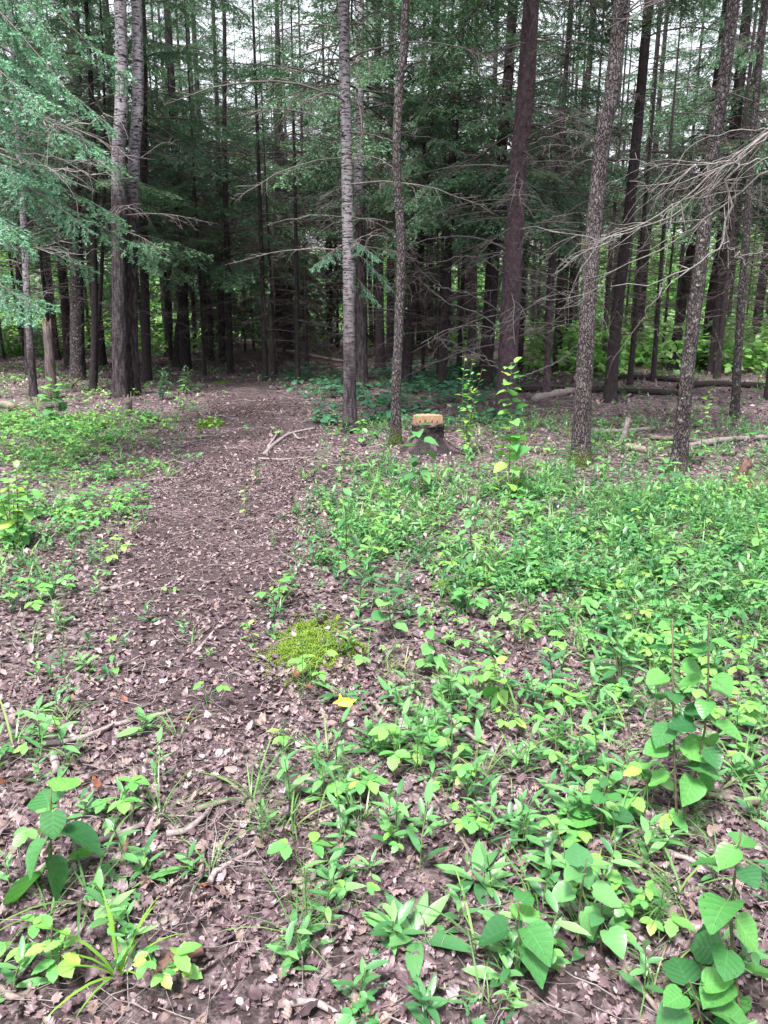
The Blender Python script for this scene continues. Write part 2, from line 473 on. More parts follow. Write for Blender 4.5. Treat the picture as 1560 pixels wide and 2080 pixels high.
def gz(x, y): return float(hgt(x, y))

# ------------------------------------------------------------------ leaf templates (along +X, normal +Z, base at the origin)
def leaf(t, wd, fold=.15, curl=-.2, wave=0.0, seed=0, back=0.0, petiole=0.0, pw=.018):
    r = np.random.default_rng(seed)
    t = np.asarray(t, float); wd = np.asarray(wd, float); n = len(t)
    V = np.zeros((n, 3, 3)); L = np.zeros((n, 3, 3))
    for k, s in enumerate((-1, 0, 1)):
        V[:, k, 0] = t - (back * abs(s) * (1 - t) ** 6)
        V[:, k, 1] = wd * s * (1 + (r.uniform(-.06, .06, n) if s else 0))
        V[:, k, 2] = wd * abs(s) * fold + curl * t * t + (wave * r.uniform(-1, 1, n) * abs(s))
        L[:, k, 0] = s; L[:, k, 1] = t
    V = V.reshape(-1, 3); L = L.reshape(-1, 3)
    T = []
    for i in range(n - 1):
        a = i * 3
        for k in (0, 1):
            T += [(a + k, a + 3 + k, a + 4 + k), (a + k, a + 4 + k, a + 1 + k)]
    g = G(V, T, L)
    g.L[:, 2] = .5
    if petiole:
        p = petiole
        q = tube([(-p, 0, p * .45), (-p * .5, 0, p * .12), (0, 0, 0)], [pw, pw * .8, pw * .6], 3, False)
        q.L[:, 2] = .8
        g = join([g, q])
        g.V = g.V + np.array([p, 0, -p * .45])
    return g

def lance(seed, lod=0, pet=.0):
    r = random.Random(seed)
    k = r.uniform(.85, 1.2)
    if lod: return leaf([0, .35, .7, 1], [.02, .13 * k, .10 * k, 0], .25, r.uniform(-.35, -.05), 0, seed)
    return leaf([0, .15, .35, .55, .8, 1], [.018, .085 * k, .135 * k, .135 * k, .075 * k, 0], .28, r.uniform(-.4, -.05), .008, seed, petiole=pet)
def heart(seed, pet=.45):
    r = random.Random(seed)
    return leaf([0, .06, .2, .4, .62, .82, .93, 1], [.12, .38, .49, .49, .37, .19, .07, 0], r.uniform(.05, .35), r.uniform(-.4, 0), .035, seed, back=.10, petiole=pet)
def ovate(seed, lod=0, pet=.0):
    r = random.Random(seed)
    if lod: return leaf([0, .45, 1], [.05, .33, 0], .15, r.uniform(-.3, 0), .01, seed)
    return leaf([0, .12, .2, .34, .42, .56, .64, .78, .85, 1], [.04, .22, .21, .32, .29, .32, .26, .22, .13, 0], r.uniform(.1, .3), r.uniform(-.35, -.05), .012, seed, petiole=pet)
def roundl(seed, lod=0, pet=.0):
    r = random.Random(seed)
    if lod: return leaf([0, .3, .7, 1], [.22, .46, .4, 0], .1, r.uniform(-.2, 0), .02, seed, back=.12)
    return leaf([0, .08, .25, .5, .75, .93, 1], [.2, .4, .5, .52, .42, .2, 0], .12, r.uniform(-.25, 0), .025, seed, back=.14, petiole=pet)
def deadleaf(seed, lod=0):
    r = random.Random(seed)
    if lod:
        g = leaf([0, .4, .75, 1], [.10, .36, .28, .02], r.uniform(-.6, .8), r.uniform(-.6, .6), .14, seed)
    elif seed % 3 != 1:      # lobed
        g = leaf([0, .12, .2, .38, .46, .6, .7, .85, 1], [.05, .38, .22, .46, .25, .36, .17, .2, 0], r.uniform(-.4, .7), r.uniform(-.6, .5), .12, seed, petiole=.25, pw=.012)
    else:
        g = leaf([0, .1, .3, .52, .75, .92, 1], [.08, .28, .40, .40, .27, .10, 0], r.uniform(-.6, .9), r.uniform(-.7, .6), .12, seed, petiole=.2 * (seed % 2), pw=.012)
    return g
def flake(seed):
    r = random.Random(seed)
    return leaf([0, .5, 1], [.16, .40, .04], r.uniform(-.6, .9), r.uniform(-.5, .5), .12, seed)
def jag(seed):
    r = random.Random(seed)
    return leaf([0, .12, .2, .28, .36, .46, .54, .64, .72, .84, .92, 1], [.015, .05, .03, .10, .05, .14, .07, .17, .10, .16, .10, 0], .2, r.uniform(-.35, .05), .01, seed)
def blade(seed, wd=.012, bend=.6):
    r = random.Random(seed)
    t = np.array([0, .2, .4, .6, .8, 1]); ww = wd * np.array([.8, 1, 1, .85, .55, 0])
    a = R(r.uniform(55, 82)); b = bend * r.uniform(.5, 1.6)
    ang = a - b * t * 1.6
    dx = np.diff(t, prepend=0) * np.cos(ang); dz = np.diff(t, prepend=0) * np.sin(ang)
    x = np.cumsum(dx); z = np.cumsum(dz)
    V = []; L = []
    for i in range(6):
        for s in (-1, 1): V.append((x[i], ww[i] * s, z[i])); L.append((s, t[i], .5))
    T = []
    for i in range(5):
        k = 2 * i; T += [(k, k + 2, k + 3), (k, k + 3, k + 1)]
    return G(V, T, L)

def M4(loc=(0, 0, 0), yaw=0, pitch=0, roll=0, s=1.0):
    return np.array(Matrix.Translation(loc) @ Matrix.Rotation(yaw, 4, 'Z') @ Matrix.Rotation(pitch, 4, 'Y') @ Matrix.Rotation(roll, 4, 'X') @ Matrix.Scale(s, 4))

# ------------------------------------------------------------------ plant templates; layout() gives stem + list of (leaf kind, matrix)
def lay_lance(seed):
    r = random.Random(seed)
    h = r.uniform(.05, .17); n = r.randint(6, 9)
    lx, ly = r.uniform(-.03, .03), r.uniform(-.03, .03)
    pts = [(0, 0, -.02), (lx * .3, ly * .3, h * .5), (lx, ly, h)]
    stem = tube(pts, [.0022, .002, .0012], 3, False)
    lv = []
    a = r.uniform(0, 6.28)
    for k in range(n):
        f = (k + .6) / n
        a += 2.4 + r.uniform(-.3, .3)
        s = r.uniform(.055, .095) * (1 - .35 * f)
        lv.append(('lance', M4((lx * f, ly * f, h * f), a, R(r.uniform(-45, 5) - 18 * f), R(r.uniform(-20, 20)), s), r.uniform(.3, .8)))
    return stem, lv
def lay_tri(seed):
    r = random.Random(seed)
    n = r.randint(2, 4); st = []; lv = []
    a = r.uniform(0, 6.28)
    for k in range(n):
        a += 6.28 / n + r.uniform(-.5, .5)
        h = r.uniform(.04, .12); d = r.uniform(.02, .06)
        tip = (cos(a) * d, sin(a) * d, h)
        st.append(tube([(0, 0, -.02), (cos(a) * d * .35, sin(a) * d * .35, h * .7), tip], [.0018, .0015, .0012], 3, False))
        s = r.uniform(.032, .056)
        for q in (-1.25, 0, 1.25):
            lv.append(('ovate', M4(tip, a + q, R(r.uniform(-10, 22)), R(r.uniform(-15, 15)), s * (1.1 if q == 0 else .95)), r.uniform(.3, .9)))
    return join(st), lv
def lay_broad(seed):
    r = random.Random(seed)
    n = r.randint(4, 6); st = []; lv = []
    a = r.uniform(0, 6.28)
    for k in range(n):
        a += 6.28 / n + r.uniform(-.5, .5)
        h = r.uniform(.06, .18); d = r.uniform(.04, .13)
        tip = (cos(a) * d, sin(a) * d, h)
        st.append(tube([(0, 0, -.02), (cos(a) * d * .4, sin(a) * d * .4, h * .7), tip], [.0025, .002, .0015], 3, False))
        lv.append(('round', M4(tip, a, R(r.uniform(-5, 25)), R(r.uniform(-15, 15)), r.uniform(.07, .115)), r.uniform(.2, .8)))
    return join(st), lv
def lay_grass(seed):
    r = random.Random(seed)
    lv = []
    for k in range(r.randint(9, 15)):
        lv.append(('blade', M4((r.uniform(-.015, .015), r.uniform(-.015, .015), -.01), r.uniform(0, 6.28), R(r.uniform(-12, 14)), 0, r.uniform(.10, .26)), r.uniform(.1, .9)))
    return G(), lv
def lay_horse(seed):
    r = random.Random(seed)
    h = r.uniform(.14, .26); st = [tube([(0, 0, -.02), (.01, 0, h)], [.002, .001], 3, False)]
    lv = []
    for z in np.linspace(.2, 1, 9):
        for q in range(7):
            lv.append(('thin', M4((.01 * z, 0, h * z), q * .9 + z * 5, R(-28 + r.uniform(-12, 12)), 0, .075 * (1.15 - z * .75)), r.uniform(.1, .5)))
    return join(st), lv

HI = {'lance': [lance(k) for k in range(4)], 'ovate': [ovate(k) for k in range(4)], 'round': [roundl(k) for k in range(3)],
      'blade': [blade(k) for k in range(5)], 'thin': [G([(0, -.012, 0), (0, .012, 0), (.55, .012, -.05), (1, 0, -.28), (.55, -.012, -.05)], [(0, 1, 2), (0, 2, 4), (4, 2, 3)], [(0, 0, .5)] * 5)]}
LO = {'lance': [lance(k, 1) for k in range(4)], 'ovate': [ovate(k, 1) for k in range(4)], 'round': [roundl(k, 1) for k in range(3)],
      'blade': [blade(k, .016) for k in range(5)], 'thin': HI['thin']}
def assemble(layout, lib):
    stem, lv = layout
    gs = []
    for i, (k, m, t) in enumerate(lv): gs.append(lib[k][i % len(lib[k])].xf(m).tint(t))
    if len(stem.T): gs.append(stem.tint(.3))
    return join(gs)
LAYS = {'lance': lay_lance, 'tri': lay_tri, 'broad': lay_broad, 'grass': lay_grass, 'horse': lay_horse}
LAYOUT = {k: [f(100 + i) for i in range(6)] for k, f in LAYS.items()}
TPL = {k: [assemble(l, HI) for l in v] for k, v in LAYOUT.items()}
TPLLO = {k: [assemble(l, LO) for l in v] for k, v in LAYOUT.items()}
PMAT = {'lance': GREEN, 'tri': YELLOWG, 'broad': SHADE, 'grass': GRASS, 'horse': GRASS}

# ------------------------------------------------------------------ how much green stands where (rows against photo height, turned into ground positions)
DX = np.arange(60, 1501, 120)
DYs = np.array([700, 780, 850, 900, 950, 1000, 1060, 1120, 1200, 1300, 1400, 1500, 1600, 1700, 1800, 1900, 2060])
DM = np.array([
    [2, 2, 1, 0, 0, .5, .5, .5, 1, 3, 6, 8, 8],
    [5, 4, 4, 2, 2, 5, 8, 8, 4, 1.5, 1.5, 2.5, 3],
    [7, 6, 4, 3, 0, 2.5, 5, 4, 2, 1.5, 1.2, 1.5, 2],
    [6.5, 6, 3.5, 1, 0, .5, 1, 1, 1.5, 1.5, 1.5, 2, 2],
    [8, 5, 3, 1, 0, 1.5, 3, 3, 3.5, 4.5, 4.5, 5, 4.5],
    [6, 4, 2, 0, 0, 2, 7, 7, 7, 8, 8, 8, 8],
    [5, 4, 2, 0, 0, 4, 8, 8, 8, 9, 9, 9, 9],
    [3, 2, 1, 0, 0, 5, 8, 8, 8, 9, 9, 9, 9],
    [2, 2, 1, 0, 0, 3, 6, 6, 7, 9, 9, 9, 9],
    [.6, .5, .6, .6, .6, 1.5, 4, 4, 5, 7, 9, 9, 8],
    [1, .6, .5, .5, .6, 2, 4, 4, 5, 7, 8, 8, 8],
    [1.6, .8, .5, .5, .7, 1.6, 4, 5, 6, 7, 7, 7, 7],
    [.6, .8, 1, 1, 1, 2, 4, 6, 6, 6, 6, 5, 5],
    [.6, .6, .6, .8, 1.5, 3.5, 5, 7, 7, 6, 4, 3, 4],
    [.8, 1, 1, 1.2, 2, 4, 5, 7, 7, 6, 4, 3, 3],
    [1.4, 1.4, 1.6, 1.2, 1.2, 3.5, 5, 6, 6, 4, 3, 2, 3],
    [1.4, 1.4, 1.6, 1.2, 1.2, 2.5, 4, 5, 4, 3, 2, 2, 2]], float) / 9
def green(x, y):
    px, py = project(np.asarray(x, float), np.asarray(y, float), 0.0)
    cx = np.clip((px - 60) / 120, 0, 11.999); ix = cx.astype(int); fx = cx - ix
    iy = np.clip(np.searchsorted(DYs, py) - 1, 0, len(DYs) - 2)
    fy = np.clip((py - DYs[iy]) / (DYs[iy + 1] - DYs[iy]), 0, 1)
    a = DM[iy, ix] * (1 - fx) + DM[iy, ix + 1] * fx
    b = DM[iy + 1, ix] * (1 - fx) + DM[iy + 1, ix + 1] * fx
    return a * (1 - fy) + b * fy

def sample(n, y0, y1, margin=.12):
    """n ground points spread evenly over the wedge in view between two distances"""
    y = np.sqrt(rng.uniform(y0 * y0, y1 * y1, n))
    x = rng.uniform(-1, 1, n) * (y * 780 / F * 1.06 + margin + .25)
    return x, y

# ------------------------------------------------------------------ leaf litter
DT = [deadleaf(k) for k in range(9)]
DTL = [deadleaf(k, 1) for k in range(6)]
DTF = [flake(k) for k in range(6)]
def strew(n, y0, y1, tpls, s0, s1, tmin=0.0, keep=1.0, lift=.012, tilt=26, only=0, pale=0.0):
    x, y = sample(n, y0, y1)
    pth = on_path(x, y)
    clump = vnoise(x * 2.3, y * 2.3, 41)
    k = rng.random(n) < keep * (1 - .42 * pth * (.6 + .8 * vnoise(x * 1.1, y * 1.1, 44))) * (.45 + .75 * clump)
    if only: k = rng.random(len(x)) < only * (pth > .15) * np.clip(.2 + 1.5 * vnoise(x * 1.3, y * 1.3, 44) ** 1.4, 0, 1)
    x, y, pth = x[k], y[k], pth[k]
    n = len(x)
    s = (s0 + (s1 - s0) * rng.random(n) ** 1.5) * (1 if only else (1 - .42 * pth))
    M = rotm(n, rng.uniform(0, 6.283, n), np.radians(rng.normal(0, tilt, n)), np.radians(rng.normal(0, tilt, n)), s)
    z = hgt(x, y) + .022 * fbm(x * 6, y * 6, 31, 3) + .006 + rng.uniform(0, lift, n)
    P = np.stack([x, y, z], 1)
    t = np.clip(rng.beta(1.3, 1.5, n), 0, 1) * (1 - (.12 if only else .3) * pth) + pale
    out = []
    for q, tp in enumerate(tpls):
        j = np.arange(n) % len(tpls) == q
        out.append(scatter(tp, M[j], P[j], t[j] - .17))
    return out
gs = strew(11500, 1.15, 3.2, DT, .014, .050, tilt=20) + strew(11000, 1.15, 3.4, DTF, .006, .017)
gs += strew(21000, 3.0, 6.4, DTL, .015, .050, tilt=19) + strew(9000, 3.0, 6.4, DTF, .010, .02) + strew(22000, 6.2, 12.5, DTF, .02, .05, tilt=18) + strew(9000, 12.5, 24, DTF, .05, .09)
gs += strew(42000, 3.0, 8.0, DTF, .013, .038, only=1.0, tilt=13) + strew(34000, 8.0, 14, DTF, .02, .05, only=.75, tilt=11)
o = link('leaf_litter', mesh('leaf_litter', join(gs), DEAD, False)); o['kind'] = 'stuff'
g = join(strew(110, 1.3, 9, DT, .025, .045, lift=.02))
o = link('rusty_leaf_litter', mesh('rusty_leaf_litter', g, RUST)); o['kind'] = 'stuff'
tw = [tube([(0, 0, 0), (.3, .03 * s, .01), (.62, -.02 * s, .015), (1, .05 * s, 0)], [.012, .011, .009, .005], 3, False) for s in (1, -1, 2.2)]
gs = []
for n, y0, y1, a, b in ((2200, 1.15, 3.2, .02, .17), (2400, 3.2, 7, .04, .26), (1800, 7, 16, .1, .5)):
    x, y = sample(n, y0, y1); s = rng.uniform(a, b, n)
    M = rotm(n, rng.uniform(0, 6.28, n), rng.normal(0, .06, n), rng.uniform(0, 6, n), s)
    P = np.stack([x, y, hgt(x, y) + .022 * fbm(x * 6, y * 6, 31, 3) + .014 + rng.uniform(0, .012, n)], 1)
    for q in range(3): gs.append(scatter(tw[q], M[q::3], P[q::3], rng.random(len(P[q::3]))))
o = link('twig_litter', mesh('twig_litter', join(gs), STICK)); o['kind'] = 'stuff'

# ------------------------------------------------------------------ landmarks used in the wording
LAND = [('the yellow scrap', 698, 1447), ('the large moss cushion', 640, 1320), ('the sawn stump', 870, 905), ('the sedge clump', 240, 1985),
        ('the big-leaved sprout', 100, 1790), ('the mossy-footed grey tree', 1180, 935), ('the lichen-mottled tree', 1378, 945), ('the flecked pale trunk', 711, 870),
        ('the tall aspen shrub', 1380, 1660), ('the broad lance-leaved clump', 840, 1900), ('the grass tuft', 320, 1640), ('the glossy wet-leaved sprout', 1040, 1950),
        ('the yellow-green thicket', 150, 900), ('the forked stick', 580, 905), ('the slender path seedling', 500, 1050), ('the dandelion', 262, 1800),
        ('the thin twin-leaved sprout', 1185, 1925), ('the tall path-edge seedling', 700, 1180), ('the tall aspen sapling', 1032, 1000),
        ('the round-leaved cluster', 1220, 1690), ('the near corner aspen sprout', 1510, 2050), ('the curved bark slab', 340, 1945), ('the pale raspberry shoot', 110, 1985)]
LANDW = [(n, ground(a, b)) for n, a, b in LAND]
def near_land(x, y):
    n, p = min(LANDW, key=lambda l: (l[1].x - x) ** 2 + (l[1].y - y) ** 2)
    dx, dy = x - p.x, y - p.y
    d = math.hypot(dx, dy)
    far_ = 'just ' if d < .22 else ('' if d < .6 else 'well ')
    w_ = ('right of' if dx > 0 else 'left of') if abs(dx) > abs(dy) else ('behind' if dy > 0 else 'in front of')
    return far_ + w_ + ' ' + n

# ------------------------------------------------------------------ fallen leaves told apart one by one (the nearest)
DM_ = [mesh('fallen_leaf', g.tint(t), DEAD) for g in DT[:6] for t in (.25, .55, .85)]
RM_ = [mesh('rusty_fallen_leaf', g.tint(.5), RUST) for g in DT[:6]]
cand = []
while len(cand) < 290:
    x, y = sample(1, 1.35, 3.4); x, y = float(x[0]), float(y[0])
    px, py = project(x, y)
    if 0 < px < 1560 and 1350 < py < 2080: cand.append((x, y))
for i, (x, y) in enumerate(cand):
    rust = i % 24 == 0
    me = rnd.choice(RM_) if rust else DM_[i % 18]
    o = link('fallen_leaf', me, None, (x, y, gz(x, y) + rnd.uniform(.014, .03)), (R(rnd.gauss(0, 22)), R(rnd.gauss(0, 22)), rnd.uniform(0, 6.28)), rnd.uniform(.027, .047))
    l = near_land(x, y)
    c = 'rusty red' if rust else ('dark brown', 'dull mauve brown', 'pale lilac brown')[(i % 18) % 3]
    tag(o, f'{c} fallen leaf lying {l}', 'leaf', f'{c} fallen leaves {l}')

# ------------------------------------------------------------------ low plants: stuff behind, individuals near
def herb_points(n, y0, y1, dens, k=1.0):
    x, y = sample(n, y0, y1)
    d = green(x, y) * np.clip(.10 + 1.7 * vnoise(x * 1.5 + 7, y * 1.2, 77) ** 1.7 + .25 * vnoise(x * 4, y * 4, 78), 0, 1.3) * (1 - .85 * on_path(x, y)) * k * np.where(y > 1.8, .85, 1)
    j = rng.random(n) < d
    j &= np.hypot(x - SCRAP.x, y - SCRAP.y + .08) > .17
    j &= np.hypot((x - STUMP.x), (y - STUMP.y + .35) * .6) > .42
    j &= np.hypot(x - MOSSC.x, y - MOSSC.y) > .17
    return x[j], y[j]
SCRAP = ground(700, 1447); STUMP = ground(868, 915); MOSSC = ground(632, 1320)
xs, ys = [], []
for n, y0, y1, k in ((1700, 1.3, 3.2, .8), (7600, 3.2, 6.5, .95), (8600, 6.5, 11, .85), (6000, 11, 22, .75)):
    a, b = herb_points(n, y0, y1, 1, k); xs.append(a); ys.append(b)
hx = np.concatenate(xs); hy = np.concatenate(ys)
hpx, hpy = project(hx, hy)
u = rng.random(len(hx))
kind = np.where(u < .58, 0, np.where(u < .78, 1, np.where(u < .95, 3, 4)))
lz = (hpx < 420) & (hpy < 1100)
kind = np.where(lz & (u < .75), 1, kind)
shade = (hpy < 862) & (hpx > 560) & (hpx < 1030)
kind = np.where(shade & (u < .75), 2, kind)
kind = np.where((hpx > 1100) & (hpy < 800) & (u < .5), 3, kind)
KN = ['lance', 'tri', 'broad', 'grass', 'horse']
order = np.argsort(hy)
NAMES = {'lance': ('lance_leaved_herb', 'herb', 'low herb with narrow lance leaves'), 'tri': ('three_leaflet_plant', 'plant', 'small yellow-green plant with three-part leaves'),
         'broad': ('round_leaved_plant', 'plant', 'shade plant with round leaves'), 'grass': ('grass_tuft', 'grass', 'small tuft of grass blades'), 'horse': ('horsetail_plant', 'plant', 'feathery horsetail shoot')}
LEAFM = {('lance', k): mesh('leaf', HI['lance'][k].tint(.25 + .18 * k), GREEN) for k in range(4)}
LEAFM.update({('ovate', k): mesh('leaf', HI['ovate'][k].tint(.25 + .18 * k), YELLOWG) for k in range(4)})
STEMM = {kk: [mesh('stem', l[0], GSTEM) for l in LAYOUT[kk]] for kk in ('lance', 'tri')}
WHOLE = {kk: [mesh(NAMES[kk][0], g, PMAT[kk]) for g in TPL[kk]] for kk in KN}
made = {k: 0 for k in KN}
NUM = ['no', 'one', 'two', 'three', 'four', 'five', 'six', 'seven', 'eight', 'nine', 'ten']
single = set()
QUOTA = {'lance': (85, 150), 'tri': (30, 80), 'broad': (0, 30), 'grass': (0, 40), 'horse': (0, 15)}
for i in order:
    kk = KN[kind[i]]
    full, tot = QUOTA[kk]
    px, py = hpx[i], hpy[i]
    if made[kk] >= tot or not (10 < px < 1550 and py < 2060): continue
    x, y = float(hx[i]), float(hy[i]); v = int(rng.integers(6)); s = float(rng.uniform(.8, 1.35))
    nm, cat, desc = NAMES[kk]
    l = near_land(x, y)
    if kk == 'lance': desc = f'low {NUM[len(LAYOUT[kk][v][1])]}-leaved herb with narrow leaves'
    elif kk == 'tri': desc = f'yellow-green plant with {NUM[len(LAYOUT[kk][v][1]) // 3]} three-part leaves'
    elif kk == 'broad': desc = f'shade plant with {NUM[len(LAYOUT[kk][v][1])]} round leaves'
    lab = f'{desc} {l}'
    if made[kk] < full:
        root = empty(nm, (x, y, gz(x, y)), float(rng.uniform(0, 6.28))); root.scale = (s, s, s)
        link('stem', STEMM[kk][v], root)
        for q, (lk, m, t) in enumerate(LAYOUT[kk][v][1]):
            c = link('leaf', LEAFM[(lk, (q + v) % 4)], root)
            c.matrix_local = Matrix(m.tolist())
    else:
        root = link(nm, WHOLE[kk][v], None, (x, y, gz(x, y)), (0, 0, float(rng.uniform(0, 6.28))), s)
    tag(root, lab, cat, f'{desc}, several {l}')
    made[kk] += 1; single.add(int(i))
rest = np.array([i for i in range(len(hx)) if i not in single])
for q, kk in enumerate(KN):
    sel = rest[kind[rest] == q]
    gs = []
    for lod, tp in ((0, TPL), (1, TPLLO)):
        j = sel[(hy[sel] < 5.5)] if lod == 0 else sel[(hy[sel] >= 5.5)]
        for v in range(6):
            jj = j[v::6]
            if not len(jj): continue
            n = len(jj)
            s = (.6 + .75 * rng.random(n) ** 1.6) * np.where(hy[jj] > 9, 1.2, 1.0)
            M = rotm(n, rng.uniform(0, 6.28, n), rng.normal(0, .08, n), rng.normal(0, .08, n), s)
            gs.append(scatter(tp[kk][v], M, np.stack([hx[jj], hy[jj], hgt(hx[jj], hy[jj])], 1), rng.uniform(-.25, .75, n)))
    if gs:
        nm = {'lance': 'ground_cover', 'tri': 'three_leaflet_ground_cover', 'broad': 'round_leaved_ground_cover', 'grass': 'grass', 'horse': 'horsetail_ground_cover'}[kk]
        o = link(nm, mesh(nm, join(gs), PMAT[kk])); o['kind'] = 'stuff'

# ------------------------------------------------------------------ saplings: every leaf a part
LF = {}
def leaf_meshes(kind, m, name):
    key = (kind, m.name)
    if key not in LF:
        f = {'heart': lambda k: heart(k + 20), 'ovate': lambda k: ovate(k + 20, pet=.2), 'lance': lambda k: lance(k + 20, pet=.06), 'round': lambda k: roundl(k + 20, pet=.4)}[kind]
        LF[key] = [mesh('leaf', f(k).tint(.12 + .2 * k), m) for k in range(5)]
    return LF[key]
def sapling(name, cat, label, base, tip, n, size, kind='heart', m=None, frm=.2, stems=1, droop=25, spread=.03, seed=1, sidelean=0, group=None, stem_mat=None, r0=.004, bare=False):
    r = random.Random(seed)
    m = m or ASPEN
    b = ground(*base)
    t = at(tip[0], tip[1], b.y + sidelean)
    root = empty(name, b)
    lm = leaf_meshes(kind, m, 'leaf')
    h = (t - b).length
    for s in range(stems):
        ox = Vector((r.uniform(-1, 1), r.uniform(-1, 1), 0)) * (h * .18 * (s > 0))
        e = (t - b) + ox; e.z *= (1 - .25 * r.random() * (s > 0))
        mid = e * .5 + Vector((r.uniform(-1, 1), r.uniform(-1, 1), 0)) * spread * h * 1.5
        P = smooth_path([(0, 0, -.03), mid, e], 9)
        link('stem', mesh('stem', tube(P, np.linspace(r0, r0 * .45, 9), 5), stem_mat or STEM), root)
        a = r.uniform(0, 6.28)
        for k in range(n // stems):
            f = frm + (1 - frm) * (k + .5) / max(1, n // stems)
            p = P[min(8, int(f * 8))] * (1 - (f * 8 % 1)) + P[min(8, int(f * 8) + 1)] * (f * 8 % 1)
            a += 2.4 + r.uniform(-.5, .5)
            s_ = size * r.uniform(.75, 1.2) * (1.1 - .5 * f ** 3)
            link('leaf', lm[r.randrange(5)], root, tuple(p), (R(r.gauss(0, 16)), R(r.gauss(droop, 18)) - R(35) * f ** 2, a), s_)
    return tag(root, label, cat, group)

sapling('aspen_sapling', 'sapling', 'tall slender aspen sapling with pale heart leaves in front of the purple-barked spruce', (1032, 1010), (1038, 735), 42, .10, seed=3, m=YELLOWG, frm=.12, droop=12)
sapling('alder_sapling', 'sapling', 'bushy many-stemmed yellow-green sapling just right of the sawn stump', (948, 925), (962, 715), 96, .07, 'ovate', YELLOWG, stems=5, seed=4, frm=.1, droop=8)
sapling('aspen_sapling', 'sapling', 'aspen sprout with big dark heart leaves in front of the sawn stump', (850, 1010), (842, 835), 13, .115, seed=5, frm=.25, m=GREEN, droop=15)
sapling('maple_seedling', 'seedling', 'small pale seedling standing between the flecked trunk and the slim grey tree', (740, 905), (733, 850), 14, .10, 'ovate', YELLOWG, seed=6)
sapling('aspen_sapling', 'sapling', 'pale-leaved young sapling right of the lichen-mottled tree', (1424, 945), (1442, 790), 26, .075, 'ovate', YELLOWG, seed=7, frm=.2, droop=8)
sapling('aspen_sapling', 'sapling', 'bright green sprout leaning against the foot of the lichen-mottled tree', (1362, 985), (1352, 925), 9, .11, 'ovate', GREEN, seed=8)
sapling('aspen_seedling', 'seedling', 'tall slim seedling at the right edge of the path beyond the moss cushion', (700, 1190), (690, 940), 24, .075, 'ovate', GREEN, seed=9, frm=.15)
sapling('aspen_seedling', 'seedling', 'dark-stemmed seedling standing in the middle of the low green herbs', (965, 1175), (957, 1015), 14, .07, 'ovate', GREEN, seed=10, frm=.3)
sapling('aspen_seedling', 'seedling', 'light green broad-leaved sprout behind and right of the moss cushion', (800, 1300), (778, 1160), 12, .072, seed=11, m=GREEN, frm=.3)
sapling('yellow_seedling', 'seedling', 'yellow-leaved arching seedling beside the light green sprout', (905, 1370), (855, 1200), 16, .05, 'heart', YELLOWG, seed=12, frm=.15, droop=40)
sapling('aspen_seedling', 'seedling', 'lime green heart-leaved seedling right of the yellow scrap', (1015, 1450), (1000, 1335), 8, .062, 'heart', YELLOWG, seed=13, frm=.4, droop=45)
sapling('aspen_shrub', 'shrub', 'tall leafy aspen shrub with dark and light leaves near the right edge', (1378, 1690), (1440, 1245), 34, .075, seed=14, frm=.32, stems=2, r0=.005)
sapling('aspen_sprout', 'sprout', 'aspen sprout with very large glossy leaves in the near right corner', (1515, 2100), (1505, 1690), 17, .088, seed=15, frm=.15, droop=35, r0=.005)
sapling('aspen_sprout', 'sprout', 'low dark-leaved aspen sprout at the bottom edge beside the corner sprout', (1440, 2110), (1400, 1990), 9, .085, seed=16, frm=.3)
sapling('round_leaved_cluster', 'plant', 'dense cluster of round dark leaves below the tall aspen shrub', (1222, 1705), (1225, 1575), 18, .06, 'round', ASPEN, seed=17, stems=3, frm=.3)
sapling('aspen_sprout', 'sprout', 'thin black-stemmed sprout with few light leaves left of the corner sprout', (1175, 1935), (1192, 1745), 7, .075, seed=18, frm=.55, m=GREEN)
sapling('aspen_sprout', 'sprout', 'short brown-stemmed sprout with four light leaves beside the black-stemmed sprout', (1222, 1935), (1222, 1835), 5, .065, seed=19, frm=.6, m=GREEN)
sapling('aspen_sprout', 'sprout', 'sprout of few very large wet glossy leaves at the bottom centre', (1042, 1985), (1052, 1830), 7, .105, seed=20, frm=.45, droop=45, m=ASPEN)
sapling('aspen_sprout', 'sprout', 'big-leaved dark green sprout near the left edge in front of the grass', (108, 1810), (104, 1600), 9, .125, seed=21, frm=.35, droop=40)
sapling('hazel_shrub', 'shrub', 'yellow-green leafy shrub at the left edge beside the path', (30, 1115), (32, 945), 70, .10, 'ovate', YELLOWG, seed=22, stems=6, frm=.10)
sapling('raspberry_shoot', 'plant', 'pale yellow raspberry shoot in the near left corner', (115, 1995), (105, 1880), 15, .055, 'ovate', YELLOWG, seed=23, stems=3, frm=.35, droop=12)
sapling('raspberry_shoot', 'plant', 'small light raspberry shoot behind the sedge clump', (238, 1905), (230, 1860), 8, .042, 'ovate', YELLOWG, seed=24, stems=2, frm=.4, droop=10)
sapling('raspberry_shoot', 'plant', 'light green raspberry shoot growing over the curved bark slab', (372, 1985), (370, 1945), 10, .038, 'ovate', YELLOWG, seed=25, stems=3, frm=.4, droop=10)
sapling('path_seedling', 'seedling', 'slender pale seedling alone on the bare path', (500, 1055), (497, 985), 8, .045, 'ovate', YELLOWG, seed=26, frm=.2)
sapling('path_seedling', 'seedling', 'bright green small seedling on the path below the forked stick', (524, 985), (520, 935), 8, .055, 'ovate', GREEN, seed=27, frm=.3)
sapling('path_seedling', 'seedling', 'thin dark-stemmed seedling with small pale leaves left on the path', (238, 1372), (226, 1250), 9, .035, 'heart', YELLOWG, seed=28, frm=.2)
sapling('path_seedling', 'seedling', 'tiny pale seedling left of the moss cushion', (520, 1310), (500, 1262), 8, .045, 'ovate', YELLOWG, seed=29, frm=.2)
